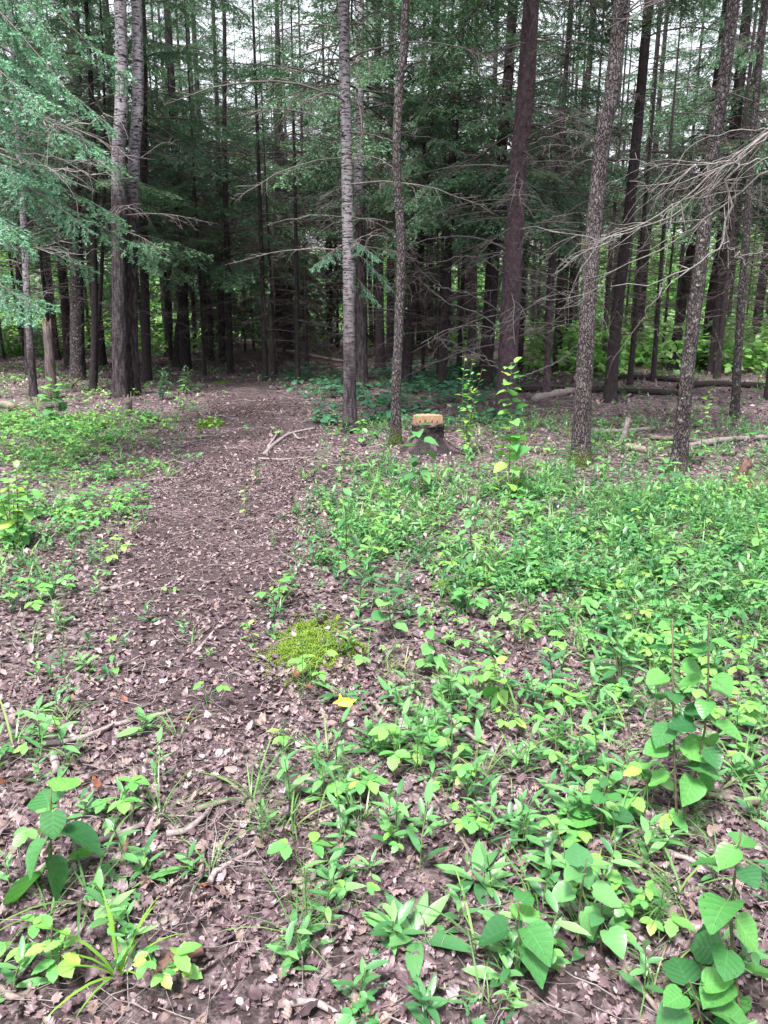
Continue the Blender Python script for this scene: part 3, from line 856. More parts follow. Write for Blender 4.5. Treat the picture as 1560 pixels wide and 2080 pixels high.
sapling('hazel_shrub', 'shrub', 'pale broad-leaved young shrub in front of the shaggy broken snag', (118, 850), (105, 770), 26, .13, 'round', GREEN, seed=30, stems=3, frm=.25, droop=10)
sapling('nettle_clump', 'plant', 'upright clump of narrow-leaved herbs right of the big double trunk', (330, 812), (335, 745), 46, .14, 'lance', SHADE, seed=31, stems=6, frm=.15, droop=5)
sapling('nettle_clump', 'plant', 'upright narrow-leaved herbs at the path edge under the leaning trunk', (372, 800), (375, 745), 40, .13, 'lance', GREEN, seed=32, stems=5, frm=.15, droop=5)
sapling('goldenrod', 'plant', 'tall bright goldenrod with long narrow leaves left of the aspen shrub', (1262, 1410), (1255, 1290), 30, .10, 'lance', GREEN, seed=33, stems=4, frm=.15, droop=5)
sapling('goldenrod', 'plant', 'narrow-leaved goldenrod right of the yellow scrap beyond the litter', (1075, 1425), (1068, 1375), 14, .085, 'lance', GREEN, seed=34, stems=2, frm=.15, droop=0)
sapling('fern_like_seedling', 'seedling', 'dark green leafy seedling on the far right among the bright herbs', (1545, 1150), (1530, 1040), 14, .08, 'ovate', ASPEN, seed=35)

# rosettes and tufts with leaves of their own
def rosette(name, cat, label, px, py, n, size, kind, m, up=(0, 30), seed=1):
    r = random.Random(seed)
    b = ground(px, py)
    root = empty(name, b)
    mk = {'lance': lambda k: lance(k + 40), 'jag': lambda k: jag(k), 'blade': lambda k: blade(k + 60, .016, .75), 'thin': lambda k: blade(k + 80, .008, .5)}[kind]
    key = ('ros', kind, m.name)
    if key not in LF: LF[key] = [mesh('leaf', mk(k).tint(.2 + .15 * k), m) for k in range(5)]
    a = r.uniform(0, 6.28)
    for k in range(n):
        a += 6.28 / n * 1.02 + r.uniform(-.35, .35)
        link('leaf', LF[key][r.randrange(5)], root, (cos(a) * .008, sin(a) * .008, .006), (R(r.uniform(-12, 12)), -R(r.uniform(*up)), a), size * r.uniform(.7, 1.15))
    return tag(root, label, cat)
rosette('rosette_plant', 'plant', 'long-leaved pale green rosette just behind the yellow scrap', 700, 1415, 8, .14, 'lance', GREEN, (5, 28), 2)
rosette('rosette_plant', 'plant', 'small lance-leaved rosette alone in litter near the left edge', 72, 1450, 7, .085, 'lance', GREEN, (0, 35), 3)
rosette('rosette_plant', 'plant', 'pale rosette at the left edge below the small lance-leaved one', 55, 1500, 7, .085, 'lance', GREEN, (10, 45), 4)
rosette('rosette_plant', 'plant', 'bright star-shaped rosette left of the broad lance-leaved clump', 672, 1790, 9, .085, 'lance', GREEN, (5, 40), 5)
rosette('rosette_plant', 'plant', 'star-shaped herb above the bright rosette near the bottom centre', 700, 1680, 7, .075, 'lance', GREEN, (5, 35), 6)
rosette('lance_leaved_clump', 'plant', 'broad clump of long lance leaves at the bottom centre', 845, 1905, 15, .16, 'lance', GREEN, (-5, 45), 7)
rosette('lance_leaved_clump', 'plant', 'loose clump of long lance leaves behind the glossy wet sprout', 965, 1790, 12, .13, 'lance', GREEN, (0, 45), 8)
rosette('dandelion', 'plant', 'dandelion rosette of toothed leaves below the big-leaved sprout', 262, 1810, 8, .13, 'jag', GREEN, (5, 30), 9)
rosette('sedge_clump', 'sedge', 'bright yellow-green sedge with long arching blades in the near left', 242, 1985, 13, .24, 'blade', SEDGE, (-25, 10), 10)
rosette('grass_tuft', 'grass', 'blue-green grass tuft fanning out beside the upright stick', 325, 1655, 22, .22, 'thin', GRASS, (-35, 10), 11)
rosette('grass_tuft', 'grass', 'dry yellowish grass tuft right of the moss cushion', 800, 1385, 20, .11, 'thin', MEADOWG, (-30, 10), 12)
rosette('grass_tuft', 'grass', 'sparse grass tuft left of the bottom centre herbs', 600, 1905, 12, .20, 'thin', GRASS, (-45, 0), 13)

# ------------------------------------------------------------------ moss cushions
def moss_patch(label, px, py, wpx, hpx, seed, n):
    c = ground(px, py); a = ground(px - wpx / 2, py); rx = (c - a).length
    q = ground(px, py - hpx / 2); ry = (q - c).length
    r = np.random.default_rng(seed)
    root = empty('moss_patch', c)
    th = np.linspace(0, 2 * pi, 28, endpoint=False)
    rad = 1 + 1.3 * np.array([fbm(np.cos(t) * 2.4 + seed, np.sin(t) * 2.4, seed, 3) for t in th])
    V = [(0, 0, .024)]
    for f, z in ((.4, .021), (.75, .010), (.9, -.02)):
        for t, k in zip(th, rad): V.append((cos(t) * rx * f * k, sin(t) * ry * f * k, z))
    T = [(0, 1 + i, 1 + (i + 1) % 28) for i in range(28)]
    for b in range(2):
        for i in range(28):
            j = (i + 1) % 28; p = 1 + b * 28
            T += [(p + i, p + 28 + i, p + 28 + j), (p + i, p + 28 + j, p + j)]
    g = G(V, T); g.L[:, 2] = .2
    link('cushion', mesh('cushion', g, MOSS), root)
    sp = []
    for k in range(5): sp.append(join([leaf([0, .5, 1], [.10, .12, 0], .3, -.2).xf(M4((0, 0, 0), q * 1.05, R(-50 + 30 * (q % 2)))).tint(.5) for q in range(6)]))
    t = r.uniform(0, 2 * pi, n); f = np.sqrt(r.uniform(0, 1, n)) * np.where(r.random(n) < .8, .95, 1.35)
    k = np.interp(t, th, rad, period=2 * pi)
    x = np.cos(t) * rx * f * k; y = np.sin(t) * ry * f * k
    z = np.interp(f, [0, .4, .75, .9, 1.4], [.024, .021, .010, .004, .004])
    M = rotm(n, r.uniform(0, 6, n), r.normal(0, .25, n), r.normal(0, .25, n), r.uniform(.012, .026, n))
    o = link('moss_shoots', mesh('moss_shoots', scatter(sp[0], M, np.stack([x, y, z], 1), r.uniform(-.1, .75, n)), MOSS), root); o['kind'] = 'stuff'
    tag(root, label, 'moss')
moss_patch('large yellow-green moss cushion at the right edge of the path', 632, 1312, 168, 95, 3, 2000)
moss_patch('thin tail of moss trailing right of the large cushion', 715, 1322, 60, 24, 9, 260)
moss_patch('small moss cushion at the left edge of the path further back', 430, 860, 62, 26, 4, 700)
moss_patch('flat moss spot on the dark path soil far along it', 450, 778, 50, 10, 6, 300)
moss_patch('faint moss spot under the herbs right of the path', 905, 1195, 62, 26, 7, 400)

# ------------------------------------------------------------------ sticks, logs, stump, scrap
def wood_path(name, cat, label, pxs, r0, r1, m, lift=.01, sides=8, forks=(), n=14, group=None, wob=.02, seed=0):
    """a stick or log lying on the ground along photo points; forks: extra point lists, each a part"""
    r = np.random.default_rng(seed)
    P = [ground(*p) for p in pxs]
    c = P[0].copy()
    root = empty(name, c)
    S = smooth_path(P, n) - np.array(c)
    S[:, 2] += lift + np.linspace(r0, r1, n) * .7
    S[1:-1] += r.normal(0, wob * r0 * 4, (n - 2, 3))
    rad = np.linspace(r0, r1, n) * (1 + r.normal(0, .08, n))
    d = 1 + r.normal(0, .07, (n, sides))
    link('stem', mesh('stem', tube(S, rad, sides, True, d), m), root)
    for q in forks:
        Q = np.array([tuple(ground(*p)) for p in q]) - np.array(c)
        Q[:, 2] += lift + r0 * .6
        Q[-1, 2] += .03
        link('side_branch', mesh('side_branch', tube(smooth_path(Q, 7), np.linspace(r1 * 1.1, r1 * .5, 7), 5), m), root)
    return tag(root, label, cat, group)

wood_path('forked_stick', 'stick', 'grey forked stick lying across the path', [(538, 927), (560, 905), (590, 885), (640, 872)], .028, .016, STICK, forks=[[(545, 912), (558, 893), (568, 880)], [(596, 884), (606, 895), (618, 898)]], seed=1)
wood_path('stick', 'stick', 'thin straight stick lying on the path below the forked stick', [(525, 934), (580, 936), (640, 930)], .010, .007, STICK, seed=2)
wood_path('stick', 'stick', 'pale thin stick on the path between the forked and straight sticks', [(555, 918), (600, 919), (645, 916)], .008, .006, PALEWOOD, seed=3)
wood_path('stick', 'stick', 'long dark stick crossing the litter on the left', [(90, 1520), (160, 1508), (240, 1478), (345, 1453)], .012, .007, STICK, seed=4)
wood_path('stick', 'stick', 'pale upright-lying stick beside the grass tuft', [(278, 1572), (272, 1610), (266, 1670), (262, 1705)], .010, .008, PALEWOOD, seed=5)
wood_path('stick', 'stick', 'reddish end of a broken stick in line with the pale upright-lying stick', [(258, 1715), (254, 1745), (250, 1775)], .010, .009, REDROT, seed=6)
wood_path('stick', 'stick', 'whitish short stick right of the grass tuft', [(400, 1653), (428, 1644), (465, 1633)], .010, .007, PALEWOOD, seed=7)
wood_path('stick', 'stick', 'grey stick under the grass tuft sloping to the whitish stick', [(190, 1722), (250, 1700), (318, 1672)], .010, .008, STICK, seed=8)
wood_path('stick', 'stick', 'curved brown stick running up to the whitish short stick', [(338, 1703), (380, 1695), (408, 1672), (428, 1652)], .011, .008, STICK, seed=9)
wood_path('stick', 'stick', 'pale peeled splinter standing out left of the bottom centre', [(408, 1790), (412, 1750), (416, 1722)], .009, .006, PALEWOOD, seed=10)
wood_path('stick', 'stick', 'crooked grey stick ending beside the peeled splinter', [(428, 1800), (440, 1778), (480, 1755), (520, 1732)], .009, .006, STICK, seed=11)
wood_path('stick', 'stick', 'short stub of thick dark stick on the left litter', [(108, 1540), (114, 1562), (115, 1578)], .014, .012, STICK, seed=12)
wood_path('stick', 'stick', 'long straight tan stick slanting to the bottom right edge', [(1220, 1905), (1270, 1970), (1310, 2030), (1352, 2085)], .008, .006, PALEWOOD, seed=13)
wood_path('stick', 'stick', 'thin green-grey stick slanting below the round-leaved cluster', [(1278, 1705), (1312, 1765), (1340, 1820), (1362, 1850)], .007, .005, PALEWOOD, seed=14)
wood_path('stick', 'stick', 'grey stick lying behind the corner sprout towards the right edge', [(1345, 1740), (1400, 1755), (1450, 1785)], .011, .008, STICK, seed=15)
wood_path('stick', 'stick', 'pale barked stick lying right of the aspen shrub foot', [(1385, 1620), (1450, 1625), (1540, 1640)], .012, .009, PALEWOOD, seed=16)
wood_path('stick', 'stick', 'forked bleached stick in the near left corner', [(0, 2018), (30, 2035), (58, 2025), (66, 2000)], .009, .006, PALEWOOD, forks=[[(50, 2032), (42, 2060), (30, 2090)]], seed=17)
wood_path('stick', 'stick', 'bent pale stick along the bottom edge near the middle', [(575, 2050), (640, 2048), (690, 2075), (720, 2095)], .009, .007, STICK, seed=18)
wood_path('stick', 'stick', 'thin stick crossing over the front of the moss cushion', [(620, 1352), (680, 1368), (720, 1352), (780, 1340)], .006, .004, PALEWOOD, seed=19)
wood_path('stick', 'stick', 'dark stick lying left of the path seedling far left', [(205, 1205), (240, 1198), (275, 1188)], .016, .010, STICK, seed=20)
wood_path('stick', 'stick', 'two-coloured grey stick lying in the left litter beyond the dark one', [(55, 1222), (100, 1216), (145, 1212)], .013, .009, STICK, seed=21)
wood_path('stick', 'stick', 'brown stick half buried below the yellow scrap', [(880, 1420), (905, 1450), (940, 1490), (1010, 1530)], .010, .006, STICK, seed=22)
wood_path('stick', 'stick', 'long thin stick crossing the herbs right of the bottom centre', [(860, 1590), (905, 1660), (955, 1740), (970, 1770)], .006, .004, PALEWOOD, seed=23)
wood_path('stick', 'stick', 'thin dark stick lying over the dark bare soil on the path', [(395, 1335), (425, 1300), (445, 1275)], .009, .006, STICK, seed=24)
wood_path('stick', 'stick', 'thin twisted stick crossing the litter above the bottom centre herbs', [(605, 1588), (690, 1597), (760, 1600), (830, 1603)], .008, .005, STICK, seed=25)
wood_path('birch_log', 'log', 'white birch log lying behind the slim grey tree among shade plants', [(765, 842), (810, 840), (850, 835)], .06, .055, BIRCH, seed=30, sides=12)
wood_path('fallen_pole', 'log', 'long pale fallen pole lying in the dark wood left of the flecked trunk', [(558, 728), (600, 736), (650, 748), (700, 757), (750, 768)], .055, .03, PALEWOOD, lift=.25, seed=31)
wood_path('fallen_log', 'log', 'dark mossy log on the floor behind the mossy-footed grey tree', [(1035, 797), (1100, 796), (1200, 797), (1330, 802), (1400, 806)], .065, .05, SPRUCE, seed=32, sides=10)
wood_path('fallen_log', 'log', 'dark log lying further right behind the lichen-mottled tree', [(1380, 792), (1450, 785), (1560, 790)], .07, .06, SPRUCE, seed=33, sides=10)
wood_path('fallen_log', 'log', 'dark log lying in the sunlit herbs right of the mossy-footed tree', [(1240, 770), (1310, 772), (1400, 778)], .065, .05, SPRUCE, seed=34, sides=10)
wood_path('fallen_log', 'log', 'grey weathered crooked log left of the mossy-footed tree', [(1085, 818), (1120, 808), (1150, 802), (1175, 800)], .07, .06, STICK, seed=35)
wood_path('fallen_pole', 'log', 'light bare pole lying behind the lichen-mottled tree', [(1320, 893), (1380, 897), (1455, 902)], .030, .022, PALEWOOD, seed=36)
wood_path('log_piece', 'log', 'short reddish log piece with pale end left of the lichen-mottled tree', [(1274, 913), (1295, 918), (1318, 922)], .045, .035, PALEWOOD, seed=37)
wood_path('fallen_pole', 'log', 'dark thin pole on the ground between the grey and mottled trees', [(1205, 882), (1260, 880), (1330, 874)], .035, .025, STICK, seed=38)
wood_path('fallen_pole', 'log', 'dark branch lying on litter at the far right edge', [(1400, 915), (1470, 900), (1560, 893)], .045, .03, STICK, seed=39)
wood_path('fallen_log', 'log', 'dark rotten log at the right edge beside the red snapped stub', [(1520, 1003), (1545, 998), (1590, 995)], .05, .05, REDROT, seed=40)
wood_path('fallen_pole', 'log', 'thin dead pole leaning along the ground left behind the broken snag', [(0, 705), (40, 702), (90, 690)], .06, .05, STICK, lift=.3, seed=41)
wood_path('white_log_end', 'log', 'whitish log end at the left edge behind the yellow-green thicket', [(-30, 832), (5, 828), (30, 834)], .07, .06, PALEWOOD, seed=42)

# curved slab of bark in the near left
c = ground(345, 1962)
V = []; T = []
for i in range(7):
    for j in range(7):
        u = (i / 6 - .5) * .165; a = (j / 6 - .5) * 1.9
        ww = .030 * (1 - .25 * abs(i / 6 - .5)) * (1 + .12 * sin(i * 2.1))
        V.append((u, sin(a) * ww, cos(a) * ww - .012 + .004 * sin(i * 3 + j)))
for i in range(6):
    for j in range(6):
        p = i * 7 + j; T += [(p, p + 7, p + 8), (p, p + 8, p + 1)]
me = mesh('bark_slab', G(V, T), REDROT)
o = link('bark_slab', me, None, (c.x, c.y, c.z + .012), (0, R(-4), R(26)))
md = o.modifiers.new('thick', 'SOLIDIFY'); md.thickness = .006
tag(o, 'curved reddish-brown slab of bark lying in the near left litter', 'bark')

# yellow scrap: a creased sheet with pointed tails, folded over itself
c = ground(700, 1447)
outl = [(-.058, -.004), (-.030, .012), (-.026, .030), (-.012, .016), (.020, .019), (.034, .010), (.060, .010), (.040, .000), (.036, -.014), (.024, -.008), (-.010, -.006)]
V = [(0.0, .004, .016)] + [(x, y * 1.5, .006 + .012 * (y + .02) / .05 + (.010 if i in (2, 6) else 0)) for i, (x, y) in enumerate(outl)]
n = len(outl)
T = [(0, 1 + i, 1 + (i + 1) % n) for i in range(n)]
root = empty('yellow_scrap', (c.x, c.y, c.z + .035), R(-4)); root.scale = (.82, .82, .82)
o = link('sheet', mesh('sheet', G(V, T), YELLOW, False), root, (0, 0, 0), (R(18), 0, 0))
md = o.modifiers.new('thick', 'SOLIDIFY'); md.thickness = .0015
V2 = [(-.035, -.012, .006), (.03, -.020, .002), (.034, .002, .017), (-.02, .006, .019)]
o = link('folded_flap', mesh('folded_flap', G(V2, [(0, 1, 2), (0, 2, 3)]), YELLOW, False), root, (0.004, -.004, .001), (R(14), 0, R(3)))
md = o.modifiers.new('thick', 'SOLIDIFY'); md.thickness = .0015
tag(root, 'bright yellow folded scrap with pointed tails lying on the litter', 'scrap')

# stump with a stepped cut
b = ground(868, 915)
root = empty('sawn_stump', b)
n, s = 14, 40
th = np.linspace(0, 2 * pi, s, endpoint=False)
z = np.linspace(-.03, .285, n)
fl = .178 + .21 * np.clip(1 - (z + .03) / .22, 0, 1) ** 2.2
lob = 1 + .30 * (np.maximum(0, np.cos(th * 5 + .6)) ** 2)[None, :] * np.clip(1 - (z + .03) / .2, 0, 1)[:, None] + .035 * np.random.default_rng(3).normal(0, 1, (n, s)) + .03 * np.cos(th * 3)[None, :]
link('bark', mesh('bark', tube([(0, 0, q) for q in z], fl, s, True, lob), SPRUCE), root)
link('rim', mesh('rim', tube([(0, 0, .284), (0, 0, .290), (0, 0, .313), (0, 0, .316)], [.180, .191, .189, .183], 28, True, 1 + .04 * np.random.default_rng(5).normal(0, 1, (4, 28))), CUTGREY), root)
# back half left standing higher: bare vertical face of fresh wood
a = np.linspace(R(8), R(172), 15)
low = [(.168 * cos(t), .16 * sin(t) - .03) for t in a]
V = [(x, y, .316) for x, y in low] + [(x * .985, y * .985, .395 + .006 * sin(3 * k)) for k, (x, y) in enumerate(low)]
V += [(.02, -.012, .316), (.02, -.012, .396)]
m = len(low); T = []
for i in range(m - 1): T += [(i, i + 1, m + i + 1), (i, m + i + 1, m + i)]
T += [(m - 1, 0, m), (m - 1, m, 2 * m - 1)]
for i in range(1, m - 1): T.append((m, m + i, m + i + 1))
link('raised_cut', mesh('raised_cut', G(V[:2 * m], T), FRESHCUT, False), root)
for q, (x, h) in enumerate(((-.09, .055), (-.03, .075), (.045, .062), (.10, .05))):
    g = tube([(x, -.012, .317), (x + .004, -.011, .317 + h)], [.010, .004], 5)
    link('splinter', mesh('splinter', g, FRESHCUT), root)
for q, (aa, L) in enumerate(((-20, .42), (-75, .34), (-140, .36), (165, .40), (60, .35))):
    ca, sa = cos(R(aa)), sin(R(aa))
    g = tube(smooth_path([(ca * .14, sa * .14, .13), (ca * .24, sa * .24, .045), (ca * L, sa * L, -.03)], 8), np.linspace(.055, .025, 8), 8)
    link('root', mesh('root', g, SPRUCE2), root)
tag(root, 'sawn tree stump with a raised block of fresh orange wood', 'stump')

def stub(name, label, px, py, h, r0, mat, seed, lean=.02, shag=None):
    r = np.random.default_rng(seed)
    b = ground(px, py)
    root = empty(name, b)
    n, s = 9, 14
    P = np.array([(lean * k / n * 3, 0, -.03 + (h + .03) * k / (n - 1)) for k in range(n)])
    d = 1 + r.normal(0, .09, (n, s)); 
    g = tube(P, np.linspace(r0 * 1.25, r0 * .85, n), s, True, d)
    tp = slice((n - 1) * s, n * s)
    g.V[tp, 2] += r.uniform(-.5, .6, s) * r0 * 1.8          # torn top edge
    link('trunk', mesh('trunk', g, mat), root)
    k = 6
    for q in range(k):
        a = q * 6.28 / k + r.uniform(-.3, .3)
        rr = r0 * .7
        t = tube([(P[-1, 0] + cos(a) * rr, sin(a) * rr, h - r0), (P[-1, 0] + cos(a) * rr * 1.1, sin(a) * rr * 1.1, h + r.uniform(.3, 1.6) * r0)], [r0 * .22, r0 * .05], 4)
        link('splinter', mesh('splinter', t, shag or mat), root)
    return tag(root, label, 'snag')
stub('broken_stub', 'grey upright broken stub between the mossy-footed and mottled trees', 1263, 900, .28, .032, STICK, 1)
stub('broken_stub', 'reddish snapped stub at the right edge among herbs', 1490, 985, .20, .042, REDROT, 2, lean=.04)
stub('broken_stub', 'pale shredded stub in front of the big double trunk', 255, 842, .22, .075, SNAGB, 3, shag=PALEWOOD)
stub('broken_snag', 'shaggy broken snag with torn brown top on the left', 106, 812, 1.25, .078, SNAGB, 4, shag=REDROT)

# ------------------------------------------------------------------ conifer boughs, dead branches, crowns
def twig_needles(p0, p1, r, nl, nw, gap, tint, out, tip=.3):
    p0 = np.asarray(p0); p1 = np.asarray(p1)
    d = p1 - p0; L = np.linalg.norm(d); d = d / (L + 1e-9)
    n = max(3, int(L / gap))
    f = r.uniform(0, 1, n)
    base = p0 + d * L * f[:, None]
    rad = r.normal(0, 1, (n, 3)); rad -= (rad @ d)[:, None] * d; rad /= np.linalg.norm(rad, axis=1)[:, None]
    rad[:, 2] = np.abs(rad[:, 2]) * .8 - .15
    dr = d * .85 + rad; dr /= np.linalg.norm(dr, axis=1)[:, None]
    side = np.cross(dr, r.normal(0, 1, (n, 3))); side /= np.linalg.norm(side, axis=1)[:, None] + 1e-9
    ln = nl * r.uniform(.7, 1.2, n)[:, None]
    A = base + side * nw * .5; B = base - side * nw * .5; C = base + dr * ln
    out.append((np.stack([A, B, C], 1).reshape(-1, 3), tint + tip * f))

def bough(seed, L, nl=.036, nw=.0145, gap=.0115, sparse=1.0, droop=.30, stems=True):
    """one live spruce branch along +X: flat fan of drooping needle-covered twigs"""
    r = np.random.default_rng(seed)
    s = np.linspace(0, L, 12)
    up = r.uniform(.0, .12)
    ax = np.stack([s, .06 * np.sin(s * 2 + seed), up * s - droop * s ** 2 / L + .10 * np.clip(s - .75 * L, 0, 9)], 1)
    P = lambda q: np.array([np.interp(q, s, ax[:, k]) for k in range(3)])
    nee = []; st = [tube(ax, np.linspace(.012, .003, 12) * (L / 2 + .3), 4, False)]
    q = L * .22
    while q < L:
        f = q / L
        for sd in (-1, 1):
            if r.random() > .93 * sparse: continue
            l = (.16 + .52 * (1 - f) ** .8 * min(1, f * 3)) * r.uniform(.6, 1.15) * min(1, L / 1.6)
            a = R(r.uniform(42, 68)) * sd
            dv = np.array([cos(a), sin(a), -r.uniform(.15, 1.1)]); dv /= np.linalg.norm(dv)
            p = P(q); e = p + dv * l
            live = f > .35 + .2 * (1 - sparse) or r.random() < .5
            t0 = .15 + .55 * f * r.uniform(.5, 1)
            if live: twig_needles(p + dv * l * .1, e, r, nl, nw, gap, t0, nee)
            if stems: st.append(tube([p, p + dv * l * .55, e], [.004, .003, .0015], 3, False))
            k = .18
            while k < .95:
                for s2 in (-1, 1):
                    if r.random() > .8 * sparse: continue
                    l2 = l * r.uniform(.22, .42) * (1.1 - k * .5)
                    a2 = a + s2 * R(r.uniform(35, 60))
                    d2 = np.array([cos(a2), sin(a2), -r.uniform(.3, 1.7)]); d2 /= np.linalg.norm(d2)
                    pp = p + dv * l * k
                    if live: twig_needles(pp, pp + d2 * l2, r, nl, nw, gap, t0 + .12, nee)
                    elif stems: st.append(tube([pp, pp + d2 * l2], [.002, .001], 3, False))
                k += r.uniform(.16, .26)
        q += r.uniform(.06, .10)
    twig_needles(P(L * .8), P(L), r, nl, nw, gap, .6, nee)
    V = np.vstack([a for a, b in nee]); n = len(V) // 3
    Lt = np.zeros((len(V), 3)); Lt[:, 2] = np.repeat(np.concatenate([b for a, b in nee]), 3) if len(nee) else 0
    Lt[:, 2] = np.clip(Lt[:, 2], 0, 1)
    g = G(V, np.arange(3 * n).reshape(-1, 3), Lt)
    return join([g, join(st).mat(1)])

def dead_branch(seed, L, r0=.010, subs=9, curve=.25, up=.15, sides=4, fine=True):
    r = np.random.default_rng(seed)
    s = np.linspace(0, L, 9)
    k1 = r.uniform(-.10, .10)
    ax = np.stack([s, k1 * s ** 2 / L + .02 * np.cumsum(r.normal(0, .6, 9)) * L * .5, up * s - curve * s ** 2 / L + .012 * np.cumsum(r.normal(0, .6, 9))], 1)
    gs = [tube(ax, np.linspace(r0, r0 * .25, 9), sides)]
    for k in range(subs):
        f = r.uniform(.2, .97); i = f * 8; a = int(i); p = ax[a] * (1 - i + a) + ax[min(8, a + 1)] * (i - a)
        l = L * r.uniform(.12, .38) * (1.1 - .6 * f)
        an = R(r.uniform(30, 75)) * r.choice([-1, 1])
        d = np.array([cos(an), sin(an), r.uniform(-.7, .25)]); d /= np.linalg.norm(d)
        m = p + d * l * .5 + np.array([0, 0, .05 * l]) + r.normal(0, .03, 3) * l; e = p + d * l + np.array([0, 0, -r.uniform(0, .3) * l])
        gs.append(tube([p, m, e], [r0 * .42, r0 * .3, r0 * .14], 3, False))
        if fine:
            for q in range(r.integers(1, 4)):
                pp = p + (e - p) * r.uniform(.3, .9)
                d2 = d + r.normal(0, .6, 3); d2 /= np.linalg.norm(d2)
                gs.append(tube([pp, pp + d2 * l * r.uniform(.2, .4)], [r0 * .22, r0 * .1], 3, False))
    return join(gs)

B_FAR = [bough(200 + k, (1.5, 2.0, 2.4, 1.9, 1.2)[k], sparse=(1, .95, 1, .75, .9)[k]) for k in range(5)]
DB = [dead_branch(300 + k, 1.0, .0065, 10, curve=(.18, .3, .1, .38, .05, .25)[k], up=(.2, .25, .0, .3, -.1, .1)[k]) for k in range(6)]
def crown_geo(seed, H, rmax, n, base_r=.8, keep0=.55):
    r = np.random.default_rng(seed)
    gs = []
    for k in range(n):
        f = (k + .5) / n
        z = H * f ** 1.5
        rad = rmax * (base_r + (1 - base_r) * min(1, f * 4)) * (1 - f) ** .75
        if f < .25 and r.random() > keep0 + f: continue
        b = B_FAR[r.integers(5)]
        Lb = b.V[:, 0].max()
        sc_ = max(.35, rad / Lb * r.uniform(.75, 1.15))
        gs.append(b.xf(M4((0, 0, z + r.uniform(-.2, .2)), k * 2.4 + r.uniform(-.4, .4), R(r.uniform(-12, 30)) - R(18) * f, R(r.uniform(-20, 20)), sc_)))
    return join(gs)
CROWNS = [mesh('crown', crown_geo(400 + k, (11, 12, 10)[k], (2.6, 3.0, 2.3)[k], (74, 82, 64)[k], .95, (.85, .95, .7)[k]), [NEEDLE, DTWIG]) for k in range(3)]
def dead_zone(seed, H, n, rmax):
    r = np.random.default_rng(seed)
    return join([DB[r.integers(6)].xf(M4((0, 0, r.uniform(.03, 1) * H), r.uniform(0, 6.28), R(r.uniform(-12, 18)), r.uniform(-.6, .6), rmax * r.uniform(.45, 1.1))) for k in range(n)])
DEADZ = [mesh('dead_twigs', dead_zone(500 + k, 5.0, (46, 58, 38)[k], 1.7), DTWIG) for k in range(3)]
DBM = [mesh('branch', dead_branch(330 + k, 1.0, .0075, 11, curve=(.22, .34, .12, .45, .3, .18)[k], up=(.22, .3, .05, .3, .12, -.02)[k], sides=5), TWIG) for k in range(6)]
DBP = [mesh('branch', dead_branch(350 + k, 1.0, .0075, 11, curve=(.22, .34, .12)[k], up=(.15, .2, .0)[k], sides=5), PALETWIG) for k in range(3)]

def trunk_geo(b, pts, r0, H, seed, sides=14, rings=36, amp=.03, flare=.35, rtop=None):
    """tapered trunk through photo points at the depth of its base, straight on above the last; local to the base"""
    r = np.random.default_rng(seed)
    P = [np.array([0, 0, -.06])]
    for (x, y) in pts: P.append(np.array(at(x, y, b.y)) - np.array(b))
    d = P[-1] - P[-2] if len(P) > 1 else np.array([0, 0, 1.]); d = d / abs(d[2])
    top = P[-1] + d * .35 * max(0, H - P[-1][2]) + np.array([0, 0, .65]) * max(0, H - P[-1][2])
    if H > P[-1][2] + .5: P.append(top)
    S = smooth_path(P, 160)
    zs = S[:, 2]
    zz = np.concatenate([[-.06, 0, .05, .12, .22], np.linspace(.36, min(6.5, H * .6), rings - 9), np.linspace(min(6.5, H * .6) + .8, zs[-1], 4)])
    Q = np.stack([np.interp(zz, zs, S[:, 0]), np.interp(zz, zs, S[:, 1]), zz], 1)
    rad = r0 * (1 - .82 * np.clip(zz / H, 0, 1)) * (1 + flare * np.exp(-np.clip(zz, 0, 9) / .16))
    th = np.arange(sides) * 2 * pi / sides
    n = len(zz)
    dd = 1 + amp * r.normal(0, 1, (n, sides)) + (.10 * flare * np.cos(th * 4 + seed)[None] * np.exp(-np.clip(zz, 0, 9) / .3)[:, None])
    return tube(Q, rad, sides, True, dd), Q, rad

